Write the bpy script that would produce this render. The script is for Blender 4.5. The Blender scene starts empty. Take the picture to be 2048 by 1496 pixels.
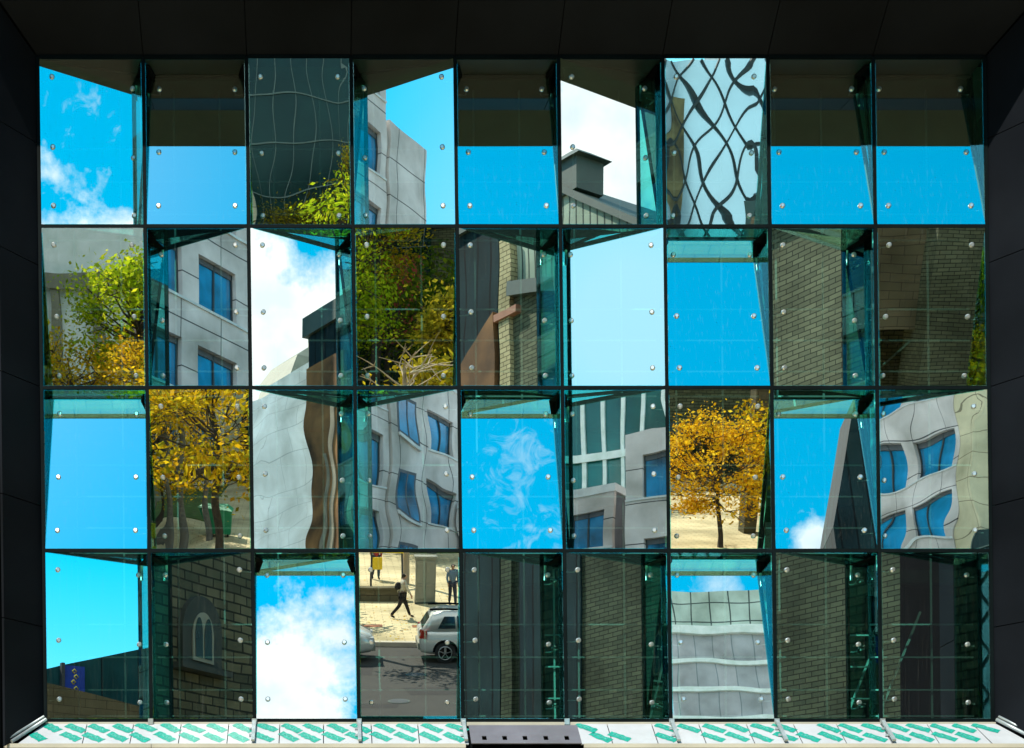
import bpy, math, random
from math import radians, sin, cos, pi
from mathutils import Vector, Matrix, noise

# ------------------------------------------------------------------ scene, camera, light
sc = bpy.context.scene
sc.render.engine = 'CYCLES'
sc.view_settings.view_transform = 'Standard'
sc.view_settings.look = 'None'
sc.view_settings.exposure = 0.65
sc.view_settings.gamma = 1.0
cy = sc.cycles
cy.caustics_reflective = False
cy.caustics_refractive = False
cy.max_bounces = 12
cy.glossy_bounces = 6
cy.diffuse_bounces = 3
cy.transparent_max_bounces = 40
cy.sample_clamp_indirect = 6.0
col = sc.collection

S = 0.0072          # metres per photo unit on the glass front
CAM_D = 24.0
EYE = 1.7
cam_d = bpy.data.cameras.new('camera')
cam = bpy.data.objects.new('camera', cam_d); col.objects.link(cam)
cam.location = (0, -CAM_D, EYE); cam.rotation_euler = (radians(90), 0, 0)
cam_d.sensor_width = 36.0; cam_d.sensor_fit = 'HORIZONTAL'
cam_d.lens = 36.0 * (CAM_D / S) / 2048.0
cam_d.shift_x = (1024 - 650) / 2048.0
cam_d.shift_y = (1900 - 748) / 2048.0
cam_d.clip_start = 0.1; cam_d.clip_end = 4000
sc.camera = cam

SUN_AZ, SUN_EL = -27.0, 48.0       # azimuth measured from -Y towards +X
def dirv(az, el):
    az, el = radians(az), radians(el)
    return Vector((sin(az)*cos(el), -cos(az)*cos(el), sin(el)))
sd = dirv(SUN_AZ, SUN_EL)
sun_d = bpy.data.lights.new('sun', 'SUN'); sun_d.energy = 4.6; sun_d.angle = radians(0.5)
sun_d.color = (1.0, 0.91, 0.76)
sun = bpy.data.objects.new('sun', sun_d); col.objects.link(sun)
sun.rotation_euler = sd.to_track_quat('Z', 'Y').to_euler()

world = bpy.data.worlds.new('World'); sc.world = world; world.use_nodes = True
nt = world.node_tree; nt.nodes.clear()
def wn(t): return nt.nodes.new(t)
def wmath(op, a, b=None, c=None, clamp=False):
    n = wn('ShaderNodeMath'); n.operation = op; n.use_clamp = clamp
    for i, x in enumerate((a, b, c)):
        if x is None: continue
        if isinstance(x, (int, float)): n.inputs[i].default_value = x
        else: nt.links.new(x, n.inputs[i])
    return n.outputs[0]
sky = wn('ShaderNodeTexSky'); sky.sky_type = 'NISHITA'; sky.sun_disc = False
sky.sun_elevation = radians(SUN_EL); sky.sun_rotation = math.atan2(sd.x, sd.y)
sky.air_density = 1.0; sky.dust_density = 0.2; sky.ozone_density = 2.2; sky.altitude = 100
hs = wn('ShaderNodeHueSaturation'); hs.inputs['Saturation'].default_value = 1.68
hs.inputs['Hue'].default_value = 0.463; hs.inputs['Value'].default_value = 1.48
nt.links.new(sky.outputs[0], hs.inputs['Color'])
tc = wn('ShaderNodeTexCoord')
nz = wn('ShaderNodeTexNoise'); nz.inputs['Scale'].default_value = 16.0; nz.inputs['Detail'].default_value = 7.0
nz.inputs['Roughness'].default_value = 0.62
nt.links.new(tc.outputs['Generated'], nz.inputs['Vector'])
nz2 = wn('ShaderNodeTexNoise'); nz2.inputs['Scale'].default_value = 34.0; nz2.inputs['Detail'].default_value = 6.0
nt.links.new(tc.outputs['Generated'], nz2.inputs['Vector'])
warp = wmath('SUBTRACT', nz.outputs[0], 0.5)
# clouds: azimuth, elevation, radius (degrees), density
nz3 = wn('ShaderNodeTexNoise'); nz3.inputs['Scale'].default_value = 60.0; nz3.inputs['Detail'].default_value = 7.0
nz3.inputs['Roughness'].default_value = 0.65; nz3.inputs['Distortion'].default_value = 1.2
nt.links.new(tc.outputs['Generated'], nz3.inputs['Vector'])
warp_fine = wmath('SUBTRACT', nz3.outputs[0], 0.52)
# azimuth, elevation, radius (degrees), density, wisp
CLOUDS = [(25.0, 21.9, 2.95, 1.0, 0), (30.3, 20.6, 4.6, 1.0, 0), (42.6, 26.5, 4.4, .95, 0), (-1.6, 28.6, 4.3, 1.0, 0),
          (19.3, 33.2, 1.3, .8, 0), (8.2, 37.6, 1.2, .22, 1), (8.6, 35.2, 1.0, .25, 1), (24.6, 27.0, .7, .22, 1),
          (-60, 25, 12, .9, 0), (75, 20, 10, .9, 0), (15.6, 29.5, 3.0, .5, 0),
          (180, 48, 42, 1.0, 0), (120, 40, 26, 1.0, 0), (240, 42, 28, 1.0, 0), (-95, 45, 18, .9, 0), (90, 50, 16, .9, 0)]  # this row: unseen bright clouds added as fill light for shaded street fronts
mask = None
for az, el, r, dens, wisp in CLOUDS:
    dp = wn('ShaderNodeVectorMath'); dp.operation = 'DOT_PRODUCT'
    nt.links.new(tc.outputs['Generated'], dp.inputs[0]); dp.inputs[1].default_value = dirv(az, el)
    ang = wmath('ARCCOSINE', wmath('MINIMUM', dp.outputs['Value'], 0.999999))
    rr = radians(r)
    q = wmath('SUBTRACT', 1.0, wmath('DIVIDE', ang, rr))          # 1 in the middle, 0 at the rim
    q = wmath('ADD', wmath('MULTIPLY', q, .55), wmath('MULTIPLY', warp_fine, 5.0)) if wisp else wmath('ADD', q, wmath('MULTIPLY', warp, 3.0))
    q = wmath('MULTIPLY', wmath('MULTIPLY', q, 1.1 if wisp else 2.2, clamp=True), dens)
    mask = q if mask is None else wmath('MAXIMUM', mask, q)
mixc = wn('ShaderNodeMix'); mixc.data_type = 'RGBA'
nt.links.new(mask, mixc.inputs['Factor'])
hz = wn('ShaderNodeMix'); hz.data_type = 'RGBA'          # pale glare low in the sky towards the sun
dph = wn('ShaderNodeVectorMath'); dph.operation = 'DOT_PRODUCT'
nt.links.new(tc.outputs['Generated'], dph.inputs[0]); dph.inputs[1].default_value = dirv(-22.5, 20.0)
angh = wmath('ARCCOSINE', wmath('MINIMUM', dph.outputs['Value'], 0.999999))
nt.links.new(wmath('MULTIPLY', wmath('SUBTRACT', 1.9, wmath('DIVIDE', angh, radians(5.5))), .62, clamp=True), hz.inputs['Factor'])
nt.links.new(hs.outputs[0], hz.inputs['A']); hz.inputs['B'].default_value = (3.6, 7.0, 8.6, 1)
nt.links.new(hz.outputs['Result'], mixc.inputs['A'])
cloudc = wn('ShaderNodeMix'); cloudc.data_type = 'RGBA'
nt.links.new(wmath('MULTIPLY', wmath('SUBTRACT', nz2.outputs[0], 0.35), 3.0, clamp=True), cloudc.inputs['Factor'])
cloudc.inputs['A'].default_value = (7.4, 8.2, 8.7, 1); cloudc.inputs['B'].default_value = (10.5, 10.8, 10.0, 1)
nt.links.new(cloudc.outputs['Result'], mixc.inputs['B'])
bg = wn('ShaderNodeBackground'); bg.inputs['Strength'].default_value = 0.1
nt.links.new(mixc.outputs['Result'], bg.inputs['Color'])
wo = wn('ShaderNodeOutputWorld'); nt.links.new(bg.outputs[0], wo.inputs['Surface'])

# ------------------------------------------------------------------ materials
def newmat(name):
    m = bpy.data.materials.new(name); m.use_nodes = True
    m.node_tree.nodes.clear(); return m, m.node_tree
def out(t, sh):
    o = t.nodes.new('ShaderNodeOutputMaterial'); t.links.new(sh, o.inputs['Surface'])
def pbr(name, c, rough=0.6, metal=0.0, var=0.15, vscale=1.5, spec=0.5, bump=0.0):
    m, t = newmat(name)
    p = t.nodes.new('ShaderNodeBsdfPrincipled'); p.inputs['Roughness'].default_value = rough
    p.inputs['Metallic'].default_value = metal; p.inputs['Specular IOR Level'].default_value = spec
    tcn = t.nodes.new('ShaderNodeTexCoord')
    n = t.nodes.new('ShaderNodeTexNoise'); n.inputs['Scale'].default_value = vscale; n.inputs['Detail'].default_value = 5
    t.links.new(tcn.outputs['Object'], n.inputs['Vector'])
    r = t.nodes.new('ShaderNodeValToRGB')
    r.color_ramp.elements[0].position = .3; r.color_ramp.elements[1].position = .7
    r.color_ramp.elements[0].color = (*[x*(1-var) for x in c], 1); r.color_ramp.elements[1].color = (*[min(1, x*(1+var)) for x in c], 1)
    t.links.new(n.outputs[0], r.inputs[0]); t.links.new(r.outputs[0], p.inputs['Base Color'])
    if bump:
        b = t.nodes.new('ShaderNodeBump'); b.inputs['Strength'].default_value = bump; b.inputs['Distance'].default_value = .02
        n2 = t.nodes.new('ShaderNodeTexNoise'); n2.inputs['Scale'].default_value = 30; t.links.new(tcn.outputs['Object'], n2.inputs['Vector'])
        t.links.new(n2.outputs[0], b.inputs['Height']); t.links.new(b.outputs[0], p.inputs['Normal'])
    out(t, p.outputs[0]); return m
def bricks(name, c1, c2, mortar, bw, bh, ms, rough=.85, offset=.5, flat=False, bias=0.0):
    """wall of bricks / panels / pavers; vertical walls run on (x+y, z), flat ones on (x, y)"""
    m, t = newmat(name)
    p = t.nodes.new('ShaderNodeBsdfPrincipled'); p.inputs['Roughness'].default_value = rough; p.inputs['Specular IOR Level'].default_value = .12
    g = t.nodes.new('ShaderNodeNewGeometry'); sp = t.nodes.new('ShaderNodeSeparateXYZ')
    t.links.new(g.outputs['Position'], sp.inputs[0])
    cb = t.nodes.new('ShaderNodeCombineXYZ')
    if flat:
        t.links.new(sp.outputs[0], cb.inputs[0]); t.links.new(sp.outputs[1], cb.inputs[1])
    else:
        a = t.nodes.new('ShaderNodeMath'); a.operation = 'ADD'
        t.links.new(sp.outputs[0], a.inputs[0]); t.links.new(sp.outputs[1], a.inputs[1])
        t.links.new(a.outputs[0], cb.inputs[0]); t.links.new(sp.outputs[2], cb.inputs[1])
    b = t.nodes.new('ShaderNodeTexBrick'); b.offset = offset
    b.inputs['Scale'].default_value = 1.0; b.inputs['Brick Width'].default_value = bw
    b.inputs['Row Height'].default_value = bh; b.inputs['Mortar Size'].default_value = ms
    b.inputs['Color1'].default_value = (*c1, 1); b.inputs['Color2'].default_value = (*c2, 1)
    b.inputs['Mortar'].default_value = (*mortar, 1); b.inputs['Bias'].default_value = bias; b.inputs['Mortar Smooth'].default_value = .3
    t.links.new(cb.outputs[0], b.inputs['Vector'])
    n = t.nodes.new('ShaderNodeTexNoise'); n.inputs['Scale'].default_value = .35; n.inputs['Detail'].default_value = 8
    t.links.new(g.outputs['Position'], n.inputs['Vector'])
    mx = t.nodes.new('ShaderNodeMix'); mx.data_type = 'RGBA'; mx.blend_type = 'MULTIPLY'; mx.inputs['Factor'].default_value = .9
    rr = t.nodes.new('ShaderNodeValToRGB'); rr.color_ramp.elements[0].position = .3; rr.color_ramp.elements[0].color = (.42, .43, .40, 1)
    rr.color_ramp.elements[1].position = .65
    t.links.new(n.outputs[0], rr.inputs[0]); t.links.new(b.outputs['Color'], mx.inputs['A']); t.links.new(rr.outputs[0], mx.inputs['B'])
    t.links.new(mx.outputs['Result'], p.inputs['Base Color']); out(t, p.outputs[0]); return m
def clear_glass(name, tint, gloss, gcol=(1, 1, 1)):
    m, t = newmat(name)
    tr = t.nodes.new('ShaderNodeBsdfTransparent'); tr.inputs[0].default_value = (*tint, 1)
    gl = t.nodes.new('ShaderNodeBsdfGlossy'); gl.inputs['Color'].default_value = (*gcol, 1); gl.inputs['Roughness'].default_value = 0.0
    mx = t.nodes.new('ShaderNodeMixShader'); mx.inputs[0].default_value = gloss
    t.links.new(tr.outputs[0], mx.inputs[1]); t.links.new(gl.outputs[0], mx.inputs[2]); out(t, mx.outputs[0]); return m
def coated_glass():
    """solar-control glass: strong mirror coating, some view in, a film of dust and dried drips"""
    m, t = newmat('coated_glass')
    tr = t.nodes.new('ShaderNodeBsdfTransparent'); tr.inputs[0].default_value = (.55, .92, .84, 1)
    gl = t.nodes.new('ShaderNodeBsdfGlossy'); gl.inputs['Color'].default_value = (.93, .98, .96, 1); gl.inputs['Roughness'].default_value = 0.0
    mx = t.nodes.new('ShaderNodeMixShader'); mx.inputs[0].default_value = .80
    t.links.new(tr.outputs[0], mx.inputs[1]); t.links.new(gl.outputs[0], mx.inputs[2])
    df = t.nodes.new('ShaderNodeBsdfDiffuse'); df.inputs[0].default_value = (.55, .57, .55, 1)
    g = t.nodes.new('ShaderNodeNewGeometry')
    mp = t.nodes.new('ShaderNodeMapping'); mp.inputs['Scale'].default_value = (42, 42, 1.6); t.links.new(g.outputs['Position'], mp.inputs[0])
    n = t.nodes.new('ShaderNodeTexNoise'); n.inputs['Scale'].default_value = 1.0; n.inputs['Detail'].default_value = 6; t.links.new(mp.outputs[0], n.inputs['Vector'])
    n2 = t.nodes.new('ShaderNodeTexNoise'); n2.inputs['Scale'].default_value = 1.3; n2.inputs['Detail'].default_value = 4; t.links.new(g.outputs['Position'], n2.inputs['Vector'])
    r = t.nodes.new('ShaderNodeMapRange'); r.inputs[1].default_value = .56; r.inputs[2].default_value = .74; r.inputs[3].default_value = .0; r.inputs[4].default_value = .035
    t.links.new(n.outputs[0], r.inputs[0])
    mu = t.nodes.new('ShaderNodeMath'); mu.operation = 'MULTIPLY'; t.links.new(r.outputs[0], mu.inputs[0]); t.links.new(n2.outputs[0], mu.inputs[1])
    m2 = t.nodes.new('ShaderNodeMixShader'); t.links.new(mu.outputs[0], m2.inputs[0]); t.links.new(mx.outputs[0], m2.inputs[1]); t.links.new(df.outputs[0], m2.inputs[2])
    out(t, m2.outputs[0]); return m
def leaves(name, cols):
    m, t = newmat(name)
    g = t.nodes.new('ShaderNodeNewGeometry'); r = t.nodes.new('ShaderNodeValToRGB')
    e = r.color_ramp.elements
    while len(e) < len(cols): e.new(.5)
    for i, c in enumerate(cols):
        e[i].position = i/(len(cols)-1); e[i].color = (*c, 1)
    t.links.new(g.outputs['Random Per Island'], r.inputs[0])
    d = t.nodes.new('ShaderNodeBsdfDiffuse'); tl = t.nodes.new('ShaderNodeBsdfTranslucent')
    t.links.new(r.outputs[0], d.inputs[0]); t.links.new(r.outputs[0], tl.inputs[0])
    mx = t.nodes.new('ShaderNodeMixShader'); mx.inputs[0].default_value = .55
    t.links.new(d.outputs[0], mx.inputs[1]); t.links.new(tl.outputs[0], mx.inputs[2]); out(t, mx.outputs[0]); return m

M = {}
M['pane'] = coated_glass()
M['fin'] = clear_glass('teal_glass', (.62, .97, .95), .13, (.6, 1, .95))
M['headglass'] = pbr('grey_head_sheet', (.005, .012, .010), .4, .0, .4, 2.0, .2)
M['back'] = clear_glass('inner_face', (.97, 1, .99), .0)
M['edge'] = pbr('glass_edge', (.01, .12, .10), .2)
M['black'] = pbr('black_steel', (.003, .004, .0045), .6, 0, .3, 1.5, .02)
M['dark'] = pbr('dark_frame', (.003, .006, .007), .6, 0, .3, 1.5, .04)
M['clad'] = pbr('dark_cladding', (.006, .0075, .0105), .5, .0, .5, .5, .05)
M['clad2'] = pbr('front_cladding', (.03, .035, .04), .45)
M['steel'] = pbr('brushed_steel', (.75, .76, .74), .28, .85)
M['grey_steel'] = pbr('galvanised_steel', (.36, .42, .45), .45, .5, .25, 6)
M['trim'] = pbr('pale_trim', (.45, .43, .36), .4, .2)
M['rod'] = pbr('rod_steel', (.62, .68, .64), .6, .0)
M['film'] = pbr('white_film', (.37, .40, .44), .45, 0, .06, 5, bump=.15)
M['green'] = pbr('green_print', (.0, .25, .20), .5, 0, .3, 30)
M['greenpale'] = pbr('worn_green_print', (.10, .38, .34), .5, 0, .3, 30)
M['plate'] = pbr('grey_plate', (.13, .13, .16), .5, .2, .2, 2)
M['slot'] = pbr('slot_dark', (.01, .01, .012), .8)
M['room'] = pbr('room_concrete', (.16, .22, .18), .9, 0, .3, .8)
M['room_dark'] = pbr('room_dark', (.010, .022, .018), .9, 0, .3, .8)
M['soffit'] = pbr('overhang_board', (.012, .030, .021), .8, 0, .25, 1.2)
M['asphalt'] = pbr('asphalt', (.034, .035, .031), .9, 0, .2, 1.2, bump=.3)
M['ground'] = pbr('ground', (.30, .28, .22), .95, 0, .2, .1)
M['paver'] = bricks('pavers', (.84, .72, .44), (.74, .62, .37), (.42, .35, .22), .62, .31, .016, flat=True)
M['redpaver'] = bricks('red_pavers', (.48, .20, .12), (.42, .19, .12), (.3, .2, .12), .4, .2, .012, flat=True)
M['kerb'] = pbr('kerb', (.50, .47, .38), .85)
M['patch'] = pbr('asphalt_patch', (.018, .018, .018), .9)
M['line'] = pbr('road_paint', (.75, .74, .68), .8)
M['grass'] = pbr('grass', (.07, .12, .02), .95, 0, .4, 3)
M['gpanel'] = bricks('grey_panels', (.92, .84, .83), (.95, .88, .87), (.12, .12, .13), 3.1, 2.15, .035, offset=0)
M['gsill'] = pbr('pale_sill', (.72, .74, .74), .5)
M['gshade'] = pbr('grey_reveal', (.13, .14, .16), .8)
M['blueglass'] = pbr('blue_window_glass', (.018, .22, .44), .08, .1, .75, .45, 1.0)
M['darkglass'] = pbr('dark_window_glass', (.006, .03, .026), .12, .0, .5, .3, .35)
M['tealglass'] = pbr('teal_window_glass', (.012, .14, .13), .12, .1, .4, .25, 1.0)
M['greymull'] = pbr('grey_mullion', (.14, .20, .18), .6)
M['mull'] = pbr('window_mullion', (.04, .05, .06), .5)
M['cream'] = bricks('cream_panels', (.95, .84, .58), (.92, .82, .57), (.35, .3, .2), 2.4, 1.6, .03, offset=0)
M['brick'] = bricks('buff_brick', (.185, .21, .135), (.12, .14, .092), (.025, .033, .024), .52, .17, .019)
M['brick_shaded'] = bricks('shaded_brick', (.075, .105, .07), (.045, .068, .048), (.012, .018, .014), .52, .17, .019)  # darker copy of the buff brick, shade put into the colour
M['brick2'] = bricks('brown_brick', (.20, .20, .11), (.12, .13, .07), (.03, .035, .02), .5, .17, .02)
M['quoin'] = bricks('yellow_brick', (.62, .56, .33), (.5, .45, .26), (.16, .14, .08), .46, .2, .022)
M['corr'] = bricks('ribbed_sheet', (.42, .52, .42), (.34, .42, .36), (.08, .11, .10), .42, 40, .05, offset=0)
M['corrd'] = bricks('dark_ribbed_sheet', (.014, .042, .05), (.010, .03, .04), (.004, .01, .014), .9, 60, .06, offset=0)
M['coping'] = pbr('coping', (.05, .08, .07), .6)
M['terra'] = pbr('terracotta', (.35, .17, .11), .8)
M['stone'] = bricks('rubble_stone', (.17, .165, .10), (.07, .08, .055), (.025, .03, .022), .85, .36, .04, bias=-.1)
M['stonetrim'] = pbr('stone_trim', (.035, .045, .035), .8)
M['ivory'] = pbr('ivory_frame', (.22, .23, .17), .6)
M['tan'] = bricks('tan_wall', (.17, .15, .095), (.14, .13, .08), (.07, .06, .04), 1.2, .4, .02)
M['darkgreen'] = bricks('dark_green_wall', (.02, .10, .11), (.015, .085, .095), (.01, .025, .03), 2.2, 60, .05, offset=0)
M['glasswall'] = bricks('pale_curtain_wall', (.72, .88, .80), (.66, .82, .76), (.10, .14, .14), 1.7, 1.9, .07, .35, offset=0)
M['mauvewall'] = bricks('mauve_curtain_wall', (.50, .53, .58), (.56, .57, .62), (.26, .32, .36), 1.7, 60, .05, .3, offset=0)
M['bandpale'] = pbr('pale_band', (.80, .95, .90), .5)
M['diaglass'] = pbr('sky_glass', (.42, .74, .86), .12, .65, .15, .15, .5)
M['olive'] = pbr('olive_reflection', (.12, .12, .05), .7, 0, .7, .8)  # colour of the dark reflection painted on the lattice building
M['diabar'] = pbr('diagrid_bar', (.02, .045, .05), .6)
M['stucco'] = bricks('pale_blue_stucco', (.66, .80, .85), (.70, .84, .88), (.42, .52, .56), 2.3, 1.3, .02)
M['rust'] = pbr('rust_mural', (.15, .075, .028), .9, 0, .7, .5)
M['rust2'] = pbr('rusty_plate', (.20, .10, .035), .9, 0, .8, .6)
M['muralpale'] = pbr('mural_pale', (.26, .24, .18), .9, 0, .4, .7)
M['bark'] = pbr('bark', (.055, .045, .035), .95, 0, .3, 6)
M['greybark'] = pbr('grey_bark', (.12, .12, .10), .95, 0, .3, 6)
M['palebark'] = pbr('pale_twigs', (.42, .34, .22), .9)
M['lf_orange'] = leaves('orange_leaves', [(.90, .46, .01), (.98, .68, .02), (.50, .24, .01), (.98, .78, .06)])
M['lf_gold'] = leaves('gold_leaves', [(.42, .24, .01), (.84, .50, .01), (.34, .34, .02), (.95, .68, .02), (.16, .15, .01)])
M['lf_olive'] = leaves('olive_leaves', [(.10, .10, .01), (.40, .30, .01), (.06, .07, .01), (.62, .46, .02), (.05, .05, .01)])
M['lf_lime'] = leaves('lime_leaves', [(.24, .42, .01), (.58, .70, .02), (.12, .20, .01), (.86, .84, .03)])
M['lf_green'] = leaves('green_leaves', [(.04, .08, .01), (.09, .17, .01), (.22, .26, .01), (.05, .06, .01)])
M['lf_bushgold'] = leaves('bush_gold', [(.45, .34, .02), (.66, .52, .03), (.25, .24, .02)])
M['silver'] = pbr('silver_paint', (.78, .79, .74), .25, .3, .03, 1)
M['carglass'] = pbr('car_glass', (.01, .012, .014), .05, 0, .1, 1, 1.0)
M['tyre'] = pbr('tyre', (.02, .02, .02), .9)
M['rim'] = pbr('rim', (.55, .56, .56), .3, .8)
M['redlamp'] = pbr('tail_lamp', (.40, .02, .01), .2)
M['lamp'] = pbr('head_lamp', (.75, .78, .8), .1)
M['skin'] = pbr('skin', (.50, .30, .21), .6)
M['skin2'] = pbr('skin_b', (.36, .21, .14), .6)
M['hair'] = pbr('hair', (.02, .015, .01), .8)
M['whitecloth'] = pbr('pale_shirt', (.62, .60, .50), .9)
M['bluecloth'] = pbr('blue_top', (.12, .20, .30), .9)
M['blackcloth'] = pbr('black_cloth', (.012, .012, .015), .9)
M['denim'] = pbr('denim', (.03, .04, .07), .9)
M['yellow'] = pbr('yellow_board', (.85, .60, .02), .6)
M['greybox'] = pbr('grey_cabinet', (.26, .27, .22), .6, 0, .1, 2)
M['greenbin'] = pbr('green_bin', (.01, .25, .12), .5)
M['banner'] = pbr('banner_blue', (.01, .05, .35), .8)
M['banneryellow'] = pbr('banner_yellow', (.95, .75, .10), .8)
M['red'] = pbr('red_wall', (.42, .07, .04), .8)
M['redcloth'] = pbr('red_cloth', (.35, .03, .03), .8)

# ------------------------------------------------------------------ mesh helpers
def tag(o, label=None, cat=None, group=None, kind=None):
    if label: o['label'] = label
    if cat: o['category'] = cat
    if group: o['group'] = group
    if kind: o['kind'] = kind
    return o
def empty(name, loc, label=None, cat=None, group=None):
    o = bpy.data.objects.new(name, None); col.objects.link(o); o.location = loc; o.empty_display_size = .3
    return tag(o, label, cat, group)
def origin_of(p):
    v = Vector((0, 0, 0))
    while p is not None:
        v += p.location; p = p.parent
    return v
class MB:
    def __init__(s): s.v = []; s.f = []; s.mi = []; s.sm = []
    def face(s, pts, mi=0, sm=False):
        n = len(s.v); s.v += [tuple(p) for p in pts]; s.f.append(list(range(n, n+len(pts)))); s.mi.append(mi); s.sm.append(sm); return s
    def poly(s, vs, fs, mi=0, sm=False):
        n = len(s.v); s.v += [tuple(p) for p in vs]
        for f in fs: s.f.append([n+i for i in f]); s.mi.append(mi); s.sm.append(sm)
        return s
    def box(s, a, b, mi=0):
        x0, x1 = sorted((a[0], b[0])); y0, y1 = sorted((a[1], b[1])); z0, z1 = sorted((a[2], b[2]))
        vs = [(x0,y0,z0),(x1,y0,z0),(x1,y1,z0),(x0,y1,z0),(x0,y0,z1),(x1,y0,z1),(x1,y1,z1),(x0,y1,z1)]
        return s.poly(vs, [(0,3,2,1),(4,5,6,7),(0,1,5,4),(1,2,6,5),(2,3,7,6),(3,0,4,7)], mi)
    def hexa(s, q0, q1, mi=0):      # two matching polygons joined
        n = len(q0)
        fs = [tuple(range(n-1, -1, -1)), tuple(range(n, 2*n))] + [(i, (i+1) % n, n+(i+1) % n, n+i) for i in range(n)]
        return s.poly(list(q0)+list(q1), fs, mi)
    def slab(s, pts, nrm, th, mi=0):
        nrm = Vector(nrm).normalized()*th
        return s.hexa([Vector(p) for p in pts], [Vector(p)+nrm for p in pts], mi)
    def bar(s, a, b, w, h=None, mi=0, up=(0, 0, 1)):
        a, b = Vector(a), Vector(b); h = h or w; d = (b-a).normalized(); up = Vector(up)
        if abs(d.dot(up)) > .98: up = Vector((0, 1, 0))
        x = d.cross(up).normalized()*(w/2); y = d.cross(x).normalized()*(h/2)
        q = [x+y, x-y, -x-y, -x+y]
        return s.hexa([a+p for p in q], [b+p for p in q], mi)
    def tube(s, pts, rad, seg=8, mi=0, cap=True):
        pts = [Vector(p) for p in pts]; rings = []; n0 = len(s.v)
        for i, p in enumerate(pts):
            d = (pts[min(i+1, len(pts)-1)]-pts[max(i-1, 0)]).normalized()
            up = Vector((0, 0, 1)) if abs(d.z) < .9 else Vector((1, 0, 0))
            x = d.cross(up).normalized(); y = d.cross(x)
            r = rad[i] if isinstance(rad, (list, tuple)) else rad
            s.v += [tuple(p+(x*cos(2*pi*k/seg)+y*sin(2*pi*k/seg))*r) for k in range(seg)]
        for i in range(len(pts)-1):
            for k in range(seg):
                s.f.append([n0+i*seg+k, n0+i*seg+(k+1) % seg, n0+(i+1)*seg+(k+1) % seg, n0+(i+1)*seg+k]); s.mi.append(mi); s.sm.append(True)
        if cap:
            s.f.append([n0+k for k in range(seg)]); s.mi.append(mi); s.sm.append(False)
            s.f.append([n0+(len(pts)-1)*seg+k for k in range(seg)][::-1]); s.mi.append(mi); s.sm.append(False)
        return s
    def build(s, name, mats, parent=None, world_coords=True):
        me = bpy.data.meshes.new(name)
        o0 = origin_of(parent) if (parent is not None and world_coords) else Vector((0, 0, 0))
        me.from_pydata([(a-o0.x, b-o0.y, c-o0.z) for a, b, c in s.v], [], s.f)
        if not isinstance(mats, (list, tuple)): mats = [mats]
        for m in mats: me.materials.append(m)
        me.polygons.foreach_set('material_index', s.mi); me.polygons.foreach_set('use_smooth', s.sm)
        me.update()
        o = bpy.data.objects.new(name, me); col.objects.link(o); o.parent = parent
        return o
def copy_tree(o, parent=None):
    c = o.copy(); col.objects.link(c); c.parent = parent
    for ch in list(o.children): copy_tree(ch, c)
    return c

# ------------------------------------------------------------------ the glass front
XT = [75, 286, 493, 702, 910, 1117, 1326, 1536, 1747, 1970]
YR = [113, 452, 775, 1101, 1441]
TYPE = ["RTBLTRBTT", "BLRBRLTRB", "TBRLTLBTL", "RLTBRRTRR"]
DEP = 0.444
def gx(i, y): return XT[i] + 16*(y-113)/1328.0
def W(px, py, Y=0.0): return Vector(((px-650)*S, Y, (1900-py)*S + EYE))
LABELS = [
 ["blue sky glass in the top left corner, white cloud at its foot", "dark topped glass over plain blue, second from the left in the top row",
  "dark green rippled glass with a yellow tree low down, top row", "top row glass showing a grey tower edge against blue sky, between two panes",
  "dark topped glass over plain blue in the middle of the top row", "whitish cloud glass above a ribbed roof, left of the diagonal lattice pane",
  "glass filled with a dark diagonal lattice over pale blue", "dark topped glass over plain blue, just right of the diagonal lattice pane",
  "dark topped blue glass in the top right corner"],
 ["second row glass at the left jamb with a yellow green tree before a pale building", "second row glass showing a grey building with bright blue windows",
  "white cloud glass with a dark ribbed building at its right side", "glass full of yellow and green trees above pale twigs, second row",
  "dark glass with a rust coloured patch beside brick, second row", "pale icy blue empty glass with a teal strip on its left",
  "plain bright blue glass, second row, below the diagonal lattice pane", "second row glass filled with grey green brickwork in slanting courses",
  "dark glass with brick and a downpipe, second row at the right jamb"],
 ["plain bright blue glass in the third row at the left jamb", "glass showing tree trunks, orange leaves and a green bin",
  "glass half pale blue wall and half brown and black streaks", "third row glass showing a grey building with dark windows, left of a plain blue pane",
  "third row plain blue glass with faint wisps of cloud", "third row glass showing a low grey building with corner under teal streaks",
  "glass showing an orange tree over a cream plaza", "third row blue glass crossed by a dark tapering tower edge",
  "glass showing a grey building and cream wall, third row at the right jamb"],
 ["bottom left corner glass, blue sky over a dark wall with a banner", "dark glass showing a stone wall with a pointed arch window",
  "brilliant white cloud glass in the bottom row", "glass showing the street with a silver car and two walkers",
  "near black glass above the slotted grey plate", "bottom row brick glass between the near black pane and the banded tower pane",
  "glass showing a pale banded curtain wall tower, bottom row", "bottom row brick glass right beside the banded tower pane",
  "bottom right corner glass, mostly dark with a strip of brick"]]
WAVE = {(0,2): 4.5, (0,6): 8, (2,1): 4.5, (2,2): 5.5, (2,5): 3.2, (2,8): 5.0, (2,3): 3.6, (1,0): 1.2, (1,3): 1.4, (3,1): 1.0, (3,3): .5, (3,6): 1.2,
        (1,4): 1.3, (1,8): 1.0, (0,3): 1.2, (1,1): 1.0, (3,2): 1.0, (3,0): .8, (2,6): .5}
def depth(t, u, v, kw=1.0, kh=1.0):        # u from left, v from top
    return DEP*{'R': u*kw, 'L': (1-u)*kw, 'T': (1-v)*kh, 'B': v*kh}[t]
INS = 0.028
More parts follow.
